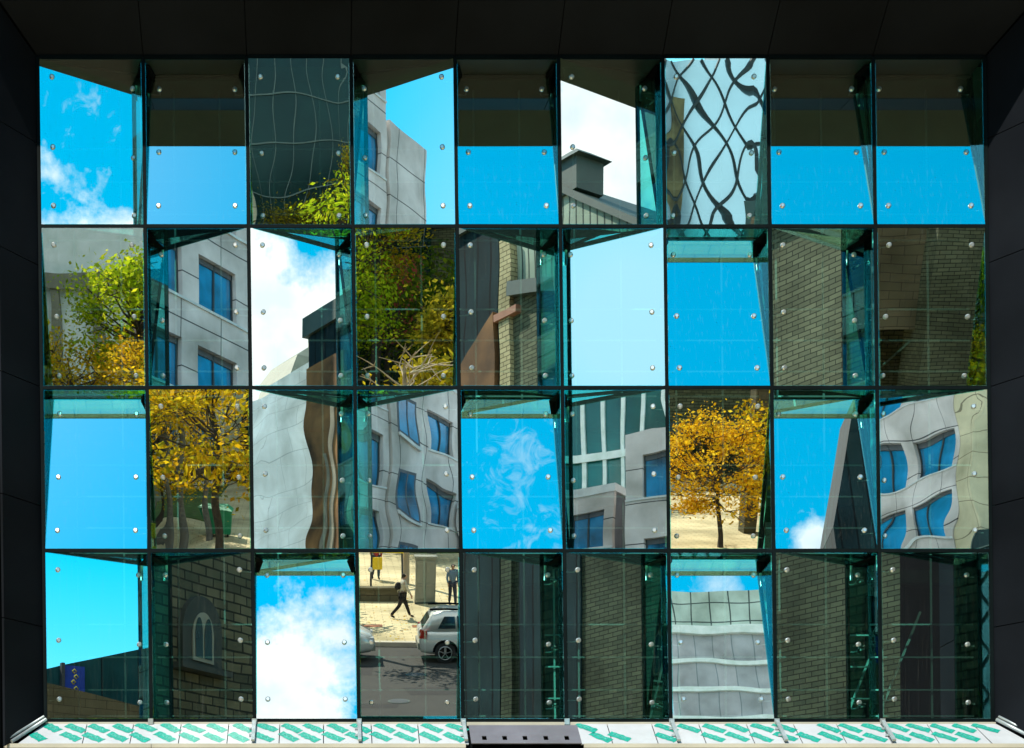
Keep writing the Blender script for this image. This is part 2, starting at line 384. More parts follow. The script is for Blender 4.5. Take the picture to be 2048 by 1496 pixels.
for r in range(4):
    for c in range(9):
        t = TYPE[r][c]
        y0, y1 = YR[r], YR[r+1]
        c00, c10 = W(gx(c, y0), y0), W(gx(c+1, y0), y0)
        c01, c11 = W(gx(c, y1), y1), W(gx(c+1, y1), y1)
        kw = 1-2*INS/(c10.x-c00.x); kh = 1-2*INS/(c00.z-c01.z)
        c00 += Vector((INS, 0, -INS)); c10 += Vector((-INS, 0, -INS)); c01 += Vector((INS, 0, INS)); c11 += Vector((-INS, 0, INS))
        def P(u, v, back=0.0):
            p = (c00*(1-u)+c10*u)*(1-v) + (c01*(1-u)+c11*u)*v
            return Vector((p.x, depth(t, u, v, kw, kh)+back, p.z))
        def F(u, v, y=0.0):
            p = (c00*(1-u)+c10*u)*(1-v) + (c01*(1-u)+c11*u)*v
            return Vector((p.x, y, p.z))
        root = empty('glass_panel', F(.5, 1.0), LABELS[r][c], 'glass panel', 'tilted mirror glass panels of the facade')
        rnd = random.Random(r*31+c*7+5)
        amp = WAVE.get((r, c), .55)*0.00011
        terms = [(rnd.uniform(.6, 1.0), rnd.uniform(-3.2, 3.2), rnd.uniform(1.5, 5), rnd.uniform(0, 6.3)) for _ in range(3)] + \
                [(rnd.uniform(.12, .3), rnd.uniform(-8, 8), rnd.uniform(-9, 9), rnd.uniform(0, 6.3)) for _ in range(3)] + \
                [(rnd.uniform(.3, .6), rnd.uniform(3, 4.5), rnd.uniform(-1, 1), rnd.uniform(0, 6.3))]
        nx, ny = 26, 40
        vs, fs = [], []
        for j in range(ny+1):
            for i in range(nx+1):
                u, v = i/nx, j/ny
                p = P(u, v)
                hh = sum(a*sin(kx*p.x+kz*p.z+ph) for a, kx, kz, ph in terms)*amp
                edge = min(1, 6*min(u, 1-u, v, 1-v)+.35)
                vs.append((p.x, p.y+hh*edge, p.z))
        for j in range(ny):
            for i in range(nx):
                a = j*(nx+1)+i; fs.append((a, a+nx+1, a+nx+2, a+1))
        m = MB(); m.poly(vs, fs, 0, True)
        th = .012
        q = [(0, 0), (1, 0), (1, 1), (0, 1)]
        m.face([P(u, v, th) for u, v in q], 1)
        for k in range(4):
            a, b = q[k], q[(k+1) % 4]
            m.face([P(*a), P(*a, th), P(*b, th), P(*b)], 2)
        m.build('pane', [M['pane'], M['back'], M['edge']], root)
        g = .004
        # side, top and bottom pieces that close the wedge between the pane and the front line
        def glass_piece(nm, pts, nrm):
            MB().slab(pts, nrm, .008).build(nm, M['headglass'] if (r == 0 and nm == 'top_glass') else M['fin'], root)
        if t in 'RL':
            u = 1 if t == 'R' else 0; sx = -1 if t == 'R' else 1
            glass_piece('side_glass', [F(u, 0, .02), P(u, 0, -g), P(u, 1, -g), F(u, 1, .02)], (sx, 0, 0))
            for v, nm, sz in ((0, 'top_glass', -1), (1, 'bottom_glass', 1)):
                glass_piece(nm, [F(1-u, v, .012), F(u, v, .02), P(u, v, -g)], (0, 0, sz))
            MB().bar(P(u, 0, .03)+Vector((sx*.012, 0, 0)), P(u, 1, .03)+Vector((sx*.012, 0, 0)), .045, .04).build('edge_channel', M['black'], root)
            for v in (0, 1):
                MB().bar(P(1-u, v, .03), P(u, v, .03), .03, .04).build('edge_channel', M['black'], root)
        else:
            v = 0 if t == 'T' else 1; sz = -1 if t == 'T' else 1
            glass_piece('top_glass' if t == 'T' else 'bottom_glass', [F(0, v, .02), F(1, v, .02), P(1, v, -g), P(0, v, -g)], (0, 0, sz))
            for u, sx in ((0, 1), (1, -1)):
                glass_piece('side_glass', [F(u, 1-v, .012), F(u, v, .02), P(u, v, -g)], (sx, 0, 0))
                MB().bar(P(u, 1-v, .03), P(u, v, .03), .028, .04).build('edge_channel', M['black'], root)
            MB().bar(P(0, v, .03)+Vector((0, 0, sz*.01)), P(1, v, .03)+Vector((0, 0, sz*.01)), .04, .05).build('edge_channel', M['black'], root)
        # steel bolts with their spider arms
        n = (P(1, 0)-P(0, 0)).cross(P(0, 1)-P(0, 0)).normalized()
        if n.y > 0: n = -n
        for u in (.115, .885):
            for v in (.1, .525, .88):
                p = P(u, v); b = MB()
                b.tube([p+n*.002, p+n*.016, p+n*.022], [.036, .036, .024], 14)
                q0 = p - n*.03
                b.tube([q0, q0-n*.10], .011, 6)
                ex = F(0 if u < .5 else 1, v, (q0-n*.10).y)
                b.tube([q0-n*.10, Vector((ex.x, ex.y+.02, q0.z))], .010, 6)
                b.build('bolt', M['steel'], root)

# ---- supporting steel: mullions, transoms, node brackets, rods
fr = empty('steel_frame', W(1022, 1441), 'dark slender steel grid holding all the tilted glass panels', 'frame')
for i in range(10):
    MB().hexa([W(gx(i, 113)-3.2, 113, 0), W(gx(i, 113)+3.2, 113, 0), W(gx(i, 1441)+3.2, 1441, 0), W(gx(i, 1441)-3.2, 1441, 0)],
              [W(gx(i, 113)-3.2, 113, .045), W(gx(i, 113)+3.2, 113, .045), W(gx(i, 1441)+3.2, 1441, .045), W(gx(i, 1441)-3.2, 1441, .045)]).build('mullion', M['dark'], fr)
    MB().bar(W(gx(i, 105), 105, DEP+.13), W(gx(i, 1441), 1441, DEP+.13), .055, .09).build('post', M['black'], fr)
for j, y in enumerate(YR):
    for i in range(9):
        MB().box(W(gx(i, y)+3.3, y-3.6, .001), W(gx(i+1, y)-3.3, y+3.2, .05)).build('transom', M['dark'], fr)
for j in range(4):
    for i in range(1, 9):
        y = YR[j]; p = W(gx(i, y), y, 0); b = MB()
        b.hexa([p+Vector((-.07, .14, -.045)), p+Vector((.07, .14, -.045)), p+Vector((.15, DEP+.04, -.045)), p+Vector((-.15, DEP+.04, -.045))],
               [p+Vector((-.07, .14, -.06)), p+Vector((.07, .14, -.06)), p+Vector((.15, DEP+.04, -.06)), p+Vector((-.15, DEP+.04, -.06))])
        b.box(p+Vector((-.075, DEP+.0, -.062)), p+Vector((.075, DEP+.05, -.34)))
        b.build('bracket', M['black'], fr)
        MB().tube([p+Vector((0, .10, -.05)), p+Vector((0, .10, -.27))], .02, 8).build('pin', M['steel'], fr)
for r in range(4):
    h = YR[r+1]-YR[r]
    for k in (.36, .56, .76, .92):
        y = YR[r]+h*k
        MB().bar(W(70, y, .95), W(2000, y, .95), .022).build('tension_rod', M['rod'], fr)
for i in range(9):
    for k in (.2, .66):
        xx = gx(i, 700)*(1-k)+gx(i+1, 700)*k
        MB().bar(W(xx, 110, 1.0), W(xx+14, 1441, 1.0), .026).build('tension_rod', M['rod'], fr)
MB().bar(W(1800, 1441, 1.2), W(1900, 1190, 1.2), .03).build('brace', M['rod'], fr)
MB().bar(W(1790, 700, 1.2), W(1880, 620, 1.2), .03).build('brace', M['rod'], fr)
# pale sill line under the glass, caps where mullions land
MB().box(W(92, 1444.6, -.03), W(1990, 1452, -.001)).build('sill_trim', M['trim'], fr)
for i in (1, 2, 3, 4, 5, 6, 7, 8):
    MB().box(W(gx(i, 1441)-5, 1438, -.06), W(gx(i, 1441)+5, 1450, -.031)).build('cap', M['steel'], fr)

# ---- room behind
zt, zb = W(0, 113).z, W(0, 1441).z
def struct(nm, m, mat): return tag(m.build(nm, mat), kind='structure')
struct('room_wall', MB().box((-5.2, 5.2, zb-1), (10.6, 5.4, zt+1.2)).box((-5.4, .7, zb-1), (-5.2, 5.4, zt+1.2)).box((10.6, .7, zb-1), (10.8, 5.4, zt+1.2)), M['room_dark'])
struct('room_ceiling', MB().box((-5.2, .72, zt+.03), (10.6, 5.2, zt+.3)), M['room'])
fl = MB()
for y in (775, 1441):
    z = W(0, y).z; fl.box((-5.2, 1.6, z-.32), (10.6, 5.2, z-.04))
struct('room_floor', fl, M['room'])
bm = MB()
for y in (452, 775, 1101):
    z = W(0, y).z; bm.box((-5.2, 1.3, z-.18), (10.6, 1.5, z+.02))
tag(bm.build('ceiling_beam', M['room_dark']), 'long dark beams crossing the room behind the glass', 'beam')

# ---- flared dark metal surround
L = .64; FL = .43
xl0, xl1 = gx(0, 113), gx(0, 1441); xr0, xr1 = gx(9, 113), gx(9, 1441)
def fr_pt(side, y, out_):      # points on the left/right reveal
    x = gx(0 if side < 0 else 9, y); p = W(x, y, 0)
    p.x += side*(.02 + out_*FL*1.02); p.y = -out_*L + .04*(1-out_); return p
def reveal(side, nm, label, seams):
    root = empty(nm, W(xl1 if side < 0 else xr1, 1441), label, 'cladding wall')
    ys = [113-2] + seams + [1441+3]
    for k in range(len(ys)-1):
        a, b = ys[k]+.9, ys[k+1]-.9
        flo = 0.0
        i0, i1, o0, o1 = fr_pt(side, a, 0), fr_pt(side, b, 0), fr_pt(side, a, 1), fr_pt(side, b, 1)
        if k == 0: o0.z += FL
        if k == len(ys)-2: o1.z -= FL*1.0
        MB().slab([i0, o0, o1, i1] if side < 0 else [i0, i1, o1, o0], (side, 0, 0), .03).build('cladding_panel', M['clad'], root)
    # backing
    a, b = W(xl0 if side < 0 else xr0, 60, 0), W(xl1 if side < 0 else xr1, 1500, 0)
    m = MB(); x0 = a.x+side*.09; x1 = b.x+side*.09
    m.hexa([(x0, .06, a.z), (x0+side*FL*1.02, -L, a.z), (x1+side*FL*1.02, -L, b.z), (x1, .06, b.z)],
           [(x0+side*.1, .06, a.z), (x0+side*(.1+FL*1.02), -L, a.z), (x1+side*(.1+FL*1.02), -L, b.z), (x1+side*.1, .06, b.z)])
    m.build('backing', M['black'], root)
reveal(-1, 'cladding_wall', 'dark metal side reveal at the left edge of the glass', [284, 529, 772, 1011, 1253])
reveal(1, 'cladding_wall', 'dark metal side reveal at the right edge of the glass', [276, 524, 772, 1011, 1254])
so = empty('cladding_soffit', W(1022, 113), 'black sloping metal soffit above the top row of glass', 'soffit')
for i in range(9):
    a, b = W(gx(i, 113)+.8, 111, .04), W(gx(i+1, 113)-.8, 111, .04)
    oa, ob = a+Vector((0, -L-.04, FL)), b+Vector((0, -L-.04, FL))
    if i == 0: oa.x -= FL
    if i == 8: ob.x += FL
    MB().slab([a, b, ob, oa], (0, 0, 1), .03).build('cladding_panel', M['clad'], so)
a, b = W(60, 111, .06), W(1985, 111, .06)
up = Vector((0, 0, .09))
MB().slab([a+up, b+up, b+up+Vector((FL, -L-.06, FL)), a+up+Vector((-FL, -L-.06, FL))], (0, 0, 1), .1).build('backing', M['black'], so)
MB().box(W(68, 112, .02), W(1980, 96, .3)).build('head_beam', M['black'], so)
# outer front of the host building, storey above hanging out over the glass
xL, xR = W(xl0, 0).x-FL-.05, W(xr1, 0).x+FL+.05
bl = empty('host_building', (3.5, 3, 0), 'dark clad host building round the glass recess', 'building')
m = MB(); Yf = -L-.02
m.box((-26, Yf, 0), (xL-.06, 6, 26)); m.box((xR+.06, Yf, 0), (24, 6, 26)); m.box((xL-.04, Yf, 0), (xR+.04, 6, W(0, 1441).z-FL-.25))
m.build('wall', M['clad2'], bl)
MB().box((11.5, -2.6, 0), (12.2, Yf-.002, 11)).build('added_wing', M['clad'], bl)  # unseen wall, added so the corner pane reflects something dark
m = MB(); zo = zt+FL+.42
m.box((-26, -1.72, zo+.002), (24, Yf-.004, 26)); m.box((xL-.04, Yf, zo+.004), (xR+.04, 6, 25.9))
m.build('upper_storey', M['soffit'], bl)
# ---- sloping sill with film covered panels
sl = empty('window_sill', W(1022, 1441), 'sloping sill of metal panels in white film with green print below the glass', 'sill')
SL = .5
def sp(px, s, lift=0.0):         # s: 0 at the glass, 1 at the outer edge
    p = W(px, 1441, 0); base = Vector((p.x, -.035-SL*s, p.z-.055-.70*SL*s))
    k = (px-1040)/950.0
    if abs(k) > .93: base.x += math.copysign(1, k)*FL*.72*s*(abs(k)-.93)/.07
    return base + Vector((0, -.573, .819))*lift
seams = [90, 175, 268, 363, 458, 560, 647, 742, 835, 932]
seams2 = [1150, 1213, 1302, 1396, 1491, 1585, 1671, 1760, 1852, 1943, 1992]
MB().slab([sp(86, -.02, -.06), sp(1996, -.02, -.06), sp(1996, 1, -.06), sp(86, 1, -.06)], (0, .573, -.819), .05).build('backing', M['black'], sl)
def text_geo(txt, size):
    cu = bpy.data.curves.new('tmp', 'FONT'); cu.body = txt; cu.size = size; cu.align_x = 'CENTER'; cu.align_y = 'CENTER'
    o = bpy.data.objects.new('tmp', cu); col.objects.link(o)
    dg = bpy.context.evaluated_depsgraph_get(); me = bpy.data.meshes.new_from_object(o.evaluated_get(dg))
    vs = [tuple(v.co) for v in me.vertices]; fs = [tuple(p.vertices) for p in me.polygons]
    bpy.data.objects.remove(o); bpy.data.meshes.remove(me); return vs, fs
tv, tf = text_geo('DOX', .095)
rs = random.Random(4)
def stamp(m, cx, s):
    o = sp(cx, s, .0045); ex = (sp(cx+10, s, .0045)-o).normalized(); es = (sp(cx, s+.1, .0045)-o).normalized()
    es = es  # down the slope
    a = radians(rs.uniform(38, 46)); ux = ex*cos(a)+es*sin(a); uy = -ex*sin(a)+es*cos(a)
    nn = Vector((0, -.573, .819))
    w, h = .17, .066
    ragged = []
    N = 9
    for k in range(N+1): ragged.append((-w+2*w*k/N+rs.uniform(-.008, .008), -h*rs.uniform(.8, 1.15)))
    for k in range(N+1): ragged.append((w-2*w*k/N+rs.uniform(-.008, .008), h*rs.uniform(.8, 1.15)))
    def ok(p): return True
    m.face([o+ux*a_+uy*b_ for a_, b_ in ragged], 1)
    m.poly([o+ux*(x*1.05)-uy*y*.8+nn*.0025 for x, y, z in tv], tf, 0)
for lst, faded in ((seams, False), (seams2, True)):
    for k in range(len(lst)-1):
        a, b = lst[k]+.9, lst[k+1]-.9
        m = MB(); m.slab([sp(a, 0, 0), sp(b, 0, 0), sp(b, 1, 0), sp(a, 1, 0)], (0, .573, -.819), .015)
        m.slab([sp(a, .80, .0012), sp(b, .80, .0012), sp(b, 1, .0012), sp(a, 1, .0012)], (0, .573, -.819), .001)
        fp = m.build('film_panel', M['film'], sl)
        g = MB()
        w = b-a
        for s, off in ((.20, .12), (.66, -.04)):
            for q in (.22, .72):
                cx = a+w*(q+off*.5)
                if cx-13 < a or cx+13 > b: continue
                if rs.random() < (.3 if (lst is seams2 and k in (0, 1, 2)) else .04): continue
                stamp(g, cx+rs.uniform(-2, 2), s+rs.uniform(-.03, .03))
        if g.f: g.build('printed_stamp', [M['greenpale'], M['green']], fp)
for a, b in ((22, 310), (311, 925), (1156, 2026)):
    MB().box(W(a, 1441, -.53)+Vector((0, 0, -.46)), W(b, 1441, -.56)+Vector((0, 0, -.40))).build('edge_trim', M['trim'], sl)
MB().box(W(60, 1441, -.50)+Vector((0, 0, -.62)), W(2000, 1441, -.54)+Vector((0, 0, -.465))).build('apron', M['black'], sl)
for i in (2, 3, 4, 6, 7, 8):
    x = gx(i, 1441)
    MB().bar(sp(x, .0, .05), sp(x, .97, .05), .05, .03).build('strut', M['grey_steel'], sl)
    MB().bar(sp(x-9, .3, .022), sp(x+3, .3, .022), .02, .03).bar(sp(x-9, .62, .022), sp(x+3, .62, .022), .02, .03).build('clip', M['grey_steel'], sl)
for sx, x in ((-1, 93), (1, 1990)):
    a = sp(x, .0, .04); b = sp(x, 1.0, .04); b.x += sx*(.1)
    MB().tube([a+Vector((0, 0, .03)), b], .026, 10).tube([a+Vector((sx*.03, 0, .07)), b+Vector((sx*.05, 0, .04))], .02, 8).build('rail', M['grey_steel'], sl)
# slotted plate lying where a sill panel is missing
pl = MB()
xs0, xs1 = 936, 1152
slots = [963, 1003, 1043, 1084, 1125]
def strip(a, b, s0, s1): pl.slab([sp(a, s0, .02), sp(b, s0, .02), sp(b, s1, .02), sp(a, s1, .02)], (0, .573, -.819), .012)
strip(xs0, xs1, .12, .66); strip(xs0, xs1, .86, 1.02)
edges = [xs0] + [x for q in slots for x in (q-4.5, q+4.5)] + [xs1]
for k in range(0, len(edges), 2): strip(edges[k], edges[k+1], .661, .859)
tag(pl.build('slotted_plate', M['plate']), 'plain grey steel plate with five slots, filling a gap in the white film sill', 'steel plate')

# ------------------------------------------------------------------ the street the glass reflects
struct('ground', MB().face([(-700, -900, -.03), (900, -900, -.03), (900, 300, -.03), (-700, 300, -.03)]), M['ground'])
struct('road', MB().box((-120, -33.5, -.02), (160, -19, 0)), M['asphalt'])
pv = MB(); pv.box((-120, -100, -.02), (31.9, -33.8, .15)); struct('plaza_paving', pv, M['paver'])
struct('pavement', MB().box((-120, -18.7, -.02), (160, -.7, .15)), M['paver'])
struct('kerb', MB().box((-120, -33.798, -.02), (160, -33.502, .155)).box((-120, -18.998, -.02), (160, -18.702, .155)), M['kerb'])
lm = MB()
for k in range(-12, 14): lm.box((k*6, -26.32, .003), (k*6+3, -26.2, .007))
rp = MB()
for x in (1.0, 3.2, 5.4, 7.6): rp.box((x, -37.2, .152), (x+1.1, -36.6, .156))
struct('paving_insert', rp, M['redpaver'])
ap = MB()
for x0_, y0_, x1_, y1_ in ((-3, -30.2, 1.6, -28.6), (2.4, -26.6, 9, -25.4), (-9, -24.4, 2.2, -23.6), (5, -23.4, 8, -21.2)):
    ap.face([(x0_, y0_, .003), (x1_, y0_+.15, .003), (x1_-.1, y1_, .003), (x0_+.2, y1_-.1, .003)])
struct('asphalt_patch', ap, M['patch'])
for x_, y_, lb in ((2.9, -28.6, 'round iron manhole cover near the parked car'), (2.2, -24.6, 'round iron manhole cover close to the facade side')):
    mh = empty('manhole_cover', (x_, y_, .004), lb, 'manhole cover')
    MB().tube([(x_, y_, .006), (x_, y_, .016)], .34, 20).build('frame', M['coping'], mh); MB().tube([(x_, y_, .0165), (x_, y_, .022)], .28, 20).build('lid', M['mull'], mh)
rsx = random.Random(8); lf = MB()
for _ in range(900):
    x_, y_ = rsx.uniform(-6, 24), -33.6-abs(rsx.gauss(0, 9)); a_ = rsx.uniform(0, 6.3); d_ = Vector((cos(a_), sin(a_), 0))*.06; e_ = Vector((-sin(a_), cos(a_), 0))*.04
    p_ = Vector((x_, y_, .158)); lf.face([p_-d_, p_+e_, p_+d_+Vector((0, 0, .02)), p_-e_])
tag(lf.build('fallen_leaves', M['lf_orange']), 'orange fallen leaves scattered over the pale paving', 'leaves', kind='stuff')

def facade(root, axis, plane, a0, a1, z0, floors, fh, bays, win_w, win_h, sill, wallmat, glass, face=1, panes=2, depth_=.35, proud=.0):
    """Windows along a wall face. axis 'x': wall plane x=plane running in y; 'y': plane y=plane running in x.
    face: +1/-1 outward direction. Adds recessed windows standing in wall openings made from piers and spandrels."""
    def pt(a, out_, z): return (plane+face*out_, a, z) if axis == 'x' else (a, plane+face*out_, z)
    bw = (a1-a0)/bays
    wall = MB()
    wm = bpy.data.meshes.new('window')
    first = None
    for f in range(floors):
        zb_ = z0+f*fh; zs = zb_+sill; ze = zs+win_h
        wall.box(pt(a0, 0, zb_), pt(a1, depth_, zs)); wall.box(pt(a0, 0, ze), pt(a1, depth_, zb_+fh))
        for k in range(bays+1):
            x0 = a0+k*bw-(bw-win_w)/2; x1 = x0+(bw-win_w)
            x0 = max(x0, a0); x1 = min(x1, a1)
            wall.box(pt(x0, 0, zs), pt(x1, depth_, ze))
        wall.box(pt(a0, depth_+.001, zs-.12), pt(a1, depth_+.07, zs-.005), 1)
        for k in range(bays):
            ctr = a0+(k+.5)*bw
            if first is None:
                w = MB()
                w.box(pt(ctr-win_w/2, .02, zs), pt(ctr+win_w/2, .05, ze), 0)
                for q in range(panes+1):
                    xx = ctr-win_w/2+win_w*q/panes
                    xx = min(max(xx, ctr-win_w/2+.05), ctr+win_w/2-.05)
                    w.box(pt(xx-.05, .051, zs), pt(xx+.05, .12, ze), 1)
                w.box(pt(ctr-win_w/2, .051, ze-.28), pt(ctr+win_w/2, .11, ze), 2)
                first = w.build('window', [glass, M['mull'], M['gshade']], root); fa, fz = ctr, zs
            else:
                o = first.copy(); col.objects.link(o); o.parent = root
                da = ctr-fa
                o.location = (0, da, zs-fz) if axis == 'x' else (da, 0, zs-fz)
    wall.build('wall', [wallmat, M['gsill']], root)

# grey panel building along the left side of the street
b1 = empty('grey_office_building', (-40, -46, 0), 'tall grey panelled office block with blue window bands', 'building')
facade(b1, 'x', -34.35, -58, -20, .5, 13, 4.23, 9, 3.0, 2.4, .95, M['gpanel'], M['blueglass'])
MB().box((-48, -58, 0), (-34.36, -20, 55.6)).build('core', M['gshade'], b1)
MB().box((-48, -58.2, 55.61), (-33.9, -20, 56.4)).build('parapet', M['gsill'], b1)
MB().box((-47, -56.8, 56.4), (-36.2, -24, 61)).build('roof_storey', M['gpanel'], b1)
MB().box((-48, -62.4, 0), (-33.9, -58.21, 47.1)).build('wing', M['gpanel'], b1)
for k in range(5): MB().box((-33.899, -61.4, 21.35+k*4.23), (-33.88, -59.0, 24.1+k*4.23), 1).box((-33.879, -61.2, 21.5+k*4.23), (-33.87, -59.2, 23.9+k*4.23), 0).box((-33.869, -60.25, 21.5+k*4.23), (-33.84, -60.15, 23.9+k*4.23), 1).box((-33.87, -61.4, 21.2+k*4.23), (-33.75, -59.0, 21.345+k*4.23), 2).build('window', [M['blueglass'], M['gshade'], M['gsill']], b1)
facade(b1, 'x', -34.35, -74, -62.42, 0, 9, 4.17, 3, 2.9, 2.4, .9, M['gpanel'], M['blueglass'])
MB().box((-48, -74, 0), (-34.36, -62.42, 37.6)).build('rear_core', M['gshade'], b1)
# lower blocks closing the view at the end
b2 = empty('low_grey_building', (-27, -66, 0), 'lower grey block with dark windows beside the office tower', 'building')
facade(b2, 'y', -66.35, -33.8, -24.0, 1.6, 6, 4.3, 3, 2.1, 2.2, 1.1, M['gpanel'], M['blueglass'])
MB().box((-33.8, -78, 0), (-24.0, -66.36, 27.3)).build('core', M['gshade'], b2)
MB().box((-33.8, -78, 27.401), (-23.9, -65.9, 27.9)).build('parapet', M['gsill'], b2)
b3 = empty('corner_grey_building', (-17, -66, 0), 'grey corner block with wide dark windows by a recess', 'building')
facade(b3, 'y', -64.35, -22.4, -17.4, 1.0, 6, 4.8, 1, 2.8, 2.6, 1.1, M['gpanel'], M['blueglass'])
MB().box((-22.4, -78, 0), (-17.4, -64.36, 29.7)).build('core', M['gpanel'], b3)
MB().box((-23.99, -78, 0), (-22.41, -70, 26)).build('recess_wall', M['gshade'], b3)
# teal tower behind
b4 = empty('teal_glass_tower', (-36, -95, 0), 'teal glass tower behind the grey blocks', 'building')
MB().box((-52, -108, 0), (-24, -92, 41.8)).build('wall', M['tealglass'], b4)
m = MB()
for k in range(18): m.box((-52+k*1.6, -91.99, 0), (-51.7+k*1.6, -91.8, 41.8), 0)
for k in range(12): m.box((-52, -91.79, 3.4*k), (-24, -91.7, 3.4*k+.5), 0)
m.build('mullions', M['bandpale'], b4)
# angled grey building and cream end
b5 = empty('angled_grey_building', (-12, -92, 0), 'grey building with a cream end wall standing at an angle', 'building')
facade(b5, 'y', 0, -26, 0, 0, 9, 4.4, 6, 3.3, 2.5, 1.0, M['gpanel'], M['blueglass'])
MB().box((-26, -12, 0), (0, -.01, 39.6)).build('core', M['gpanel'], b5)
MB().box((.02, -1.5, 0), (1.7, .3, 41)).build('end_wall', M['cream'], b5)
b5.location = (-5.9, -85, 0)
b5.rotation_euler.z = radians(37)
for ch in b5.children:
    pass
# the children were built relative to the first root position; bring them back to its origin
for ch in b5.children:
    for v in []: pass
    ch.location = Vector(ch.location) + Vector((-12, -92, 0)) if ch.type == 'MESH' else ch.location
# dark glass block behind the trees
b6 = empty('dark_glass_building', (1, -88, 0), 'dark glass block with thin pale mullions behind the trees', 'building')
MB().box((-5.0, -100, 0), (6.5, -83.5, 27)).build('wall', M['darkglass'], b6)
m = MB()
for k in range(12): m.box((-5+k*1.0, -83.499, 0), (-4.96+k*1.0, -83.4, 27))
for k in range(11): m.box((-5, -83.399, 2.5*k+1), (6.5, -83.3, 2.5*k+1.07))
m.build('mullions', M['greymull'], b6)
MB().box((3, -83.29, 8), (6, -83.1, 13)).build('red_panel', M['red'], b6)
# diagrid building
b7 = empty('diagrid_building', (22, -84, 0), 'glass building wrapped in a dark diagonal lattice', 'building')
MB().hexa([(16.4, -86, 0), (29.5, -86, 0), (29.5, -98, 0), (16.4, -98, 0)], [(16.4, -93.3, 27), (29.5, -93.3, 27), (29.5, -104, 27), (16.4, -104, 27)]).build('wall', M['diaglass'], b7)
m = MB(); W0, H0_, st = 13.1, 27.0, 1.9
for k in range(-16, 8):
    for sgn in (1, -1):
        pts = []
        for q in range(0, 60):
            z = q*H0_/59; x = 16.4 + (k*st + z*.62 if sgn > 0 else W0 - (k*st + z*.62))
            if 16.4 <= x <= 29.5: pts.append((x, -85.85+.05*sgn-.2704*z, z))
        if len(pts) > 1: m.bar(pts[0], pts[-1], .10 if sgn > 0 else .15, .14)
m.build('lattice', M['diabar'], b7)
MB().hexa([(19.3, -87.9, 6), (19.9, -87.9, 6), (19.9, -88.1, 6), (19.3, -88.1, 6)], [(21.6, -90.9, 17), (23.1, -90.9, 17), (23.1, -91.2, 17), (21.6, -91.2, 17)]).build('reflection_streak', M['olive'], b7)  # dark streak reflected in the glass, painted as a solid strip
MB().hexa([(21.9, -90.0, 15), (22.2, -90.0, 15), (22.2, -90.3, 15), (21.9, -90.3, 15)], [(21.4, -91.0, 19), (22.6, -91.0, 19), (22.6, -91.4, 19), (21.4, -91.4, 19)]).hexa([(21.4, -91.0, 19.01), (22.6, -91.0, 19.01), (22.6, -91.4, 19.01), (21.4, -91.4, 19.01)], [(22.0, -92.5, 24.5), (23.3, -92.5, 24.5), (23.3, -92.9, 24.5), (22.0, -92.9, 24.5)]).build('reflection_band', M['olive'], b7)  # upper part of the painted reflection on the lattice front
MB().box((16.38, -94, 0), (29.52, -85.6, 7.5)).build('podium', M['brick2'], b7)
for k in range(5): MB().box((17+k*2.5, -85.59, .6), (18.7+k*2.5, -85.5, 2.7)).build('door', M['darkglass'], b7)
MB().box((16.4, -85.59, 3.0), (29.5, -83.5, 3.6)).build('canopy', M['coping'], b7)
b15 = empty('pale_low_building', (-18, -76, 0), 'low pale building with columns behind the yellow green tree', 'building')
MB().box((-30, -82, 0), (-9.8, -72, 19.5)).build('wall', M['bandpale'], b15)
m = MB()
for k in range(9): m.box((-29.5+k*2.4, -71.99, 0), (-28.9+k*2.4, -71.4, 11.4))
m.box((-30, -71.99, 11.401), (-9.8, -71.2, 12.2)); m.build('colonnade', M['ivory'], b15)
b16 = empty('brown_low_building', (12, -92, 0), 'brown low building behind the park trees', 'building')
MB().box((6.6, -98, 0), (16.3, -89, 15)).build('wall', M['brick2'], b16); MB().box((6.5, -98.1, 15.01), (16.35, -88.8, 15.6)).build('roof', M['coping'], b16)
for k in range(4): MB().box((7.6+k*2.2, -88.99, 9), (8.8+k*2.2, -88.9, 12)).build('window', M['darkglass'], b16)
# banded curtain-wall tower
b8 = empty('banded_tower', (30, -103, 0), 'tall pale curtain wall tower with horizontal bands', 'building')
MB().box((29.4, -118, 69.8), (38.6, -103, 73.4)).build('upper_wall', M['glasswall'], b8)
MB().box((29.4, -118, 0), (38.6, -103, 69.0)).build('wall', M['mauvewall'], b8)
m = MB(); m.box((29.2, -118, 69.001), (38.8, -102.7, 69.799))
for k in range(1, 20): m.box((29.2, -118.1, 69.0-2.7*k-.25), (38.8, -102.8, 69.0-2.7*k+.15))
m.build('bands', M['bandpale'], b8)
# slim dark tower
b9 = empty('slim_dark_tower', (31.4, -57.5, 0), 'slim dark tower tapering to a slanted top', 'building')
MB().box((27.75, -59, 0), (31, -56, 19.9)).build('base', M['brick'], b9)
MB().hexa([(27.7, -56, 19.901), (31, -56, 19.901), (31, -59, 19.901), (27.7, -59, 19.901)], [(27.75, -56, 48), (31, -56, 48), (31, -59, 48), (27.75, -59, 48)]).hexa(
    [(27.74, -56, 48.001), (31, -56, 48.001), (31, -59, 48.001), (27.74, -59, 48.001)], [(30.0, -56, 57), (31, -56, 59), (31, -59, 59), (30.0, -59, 57)]).build('wall', M['corrd'], b9)
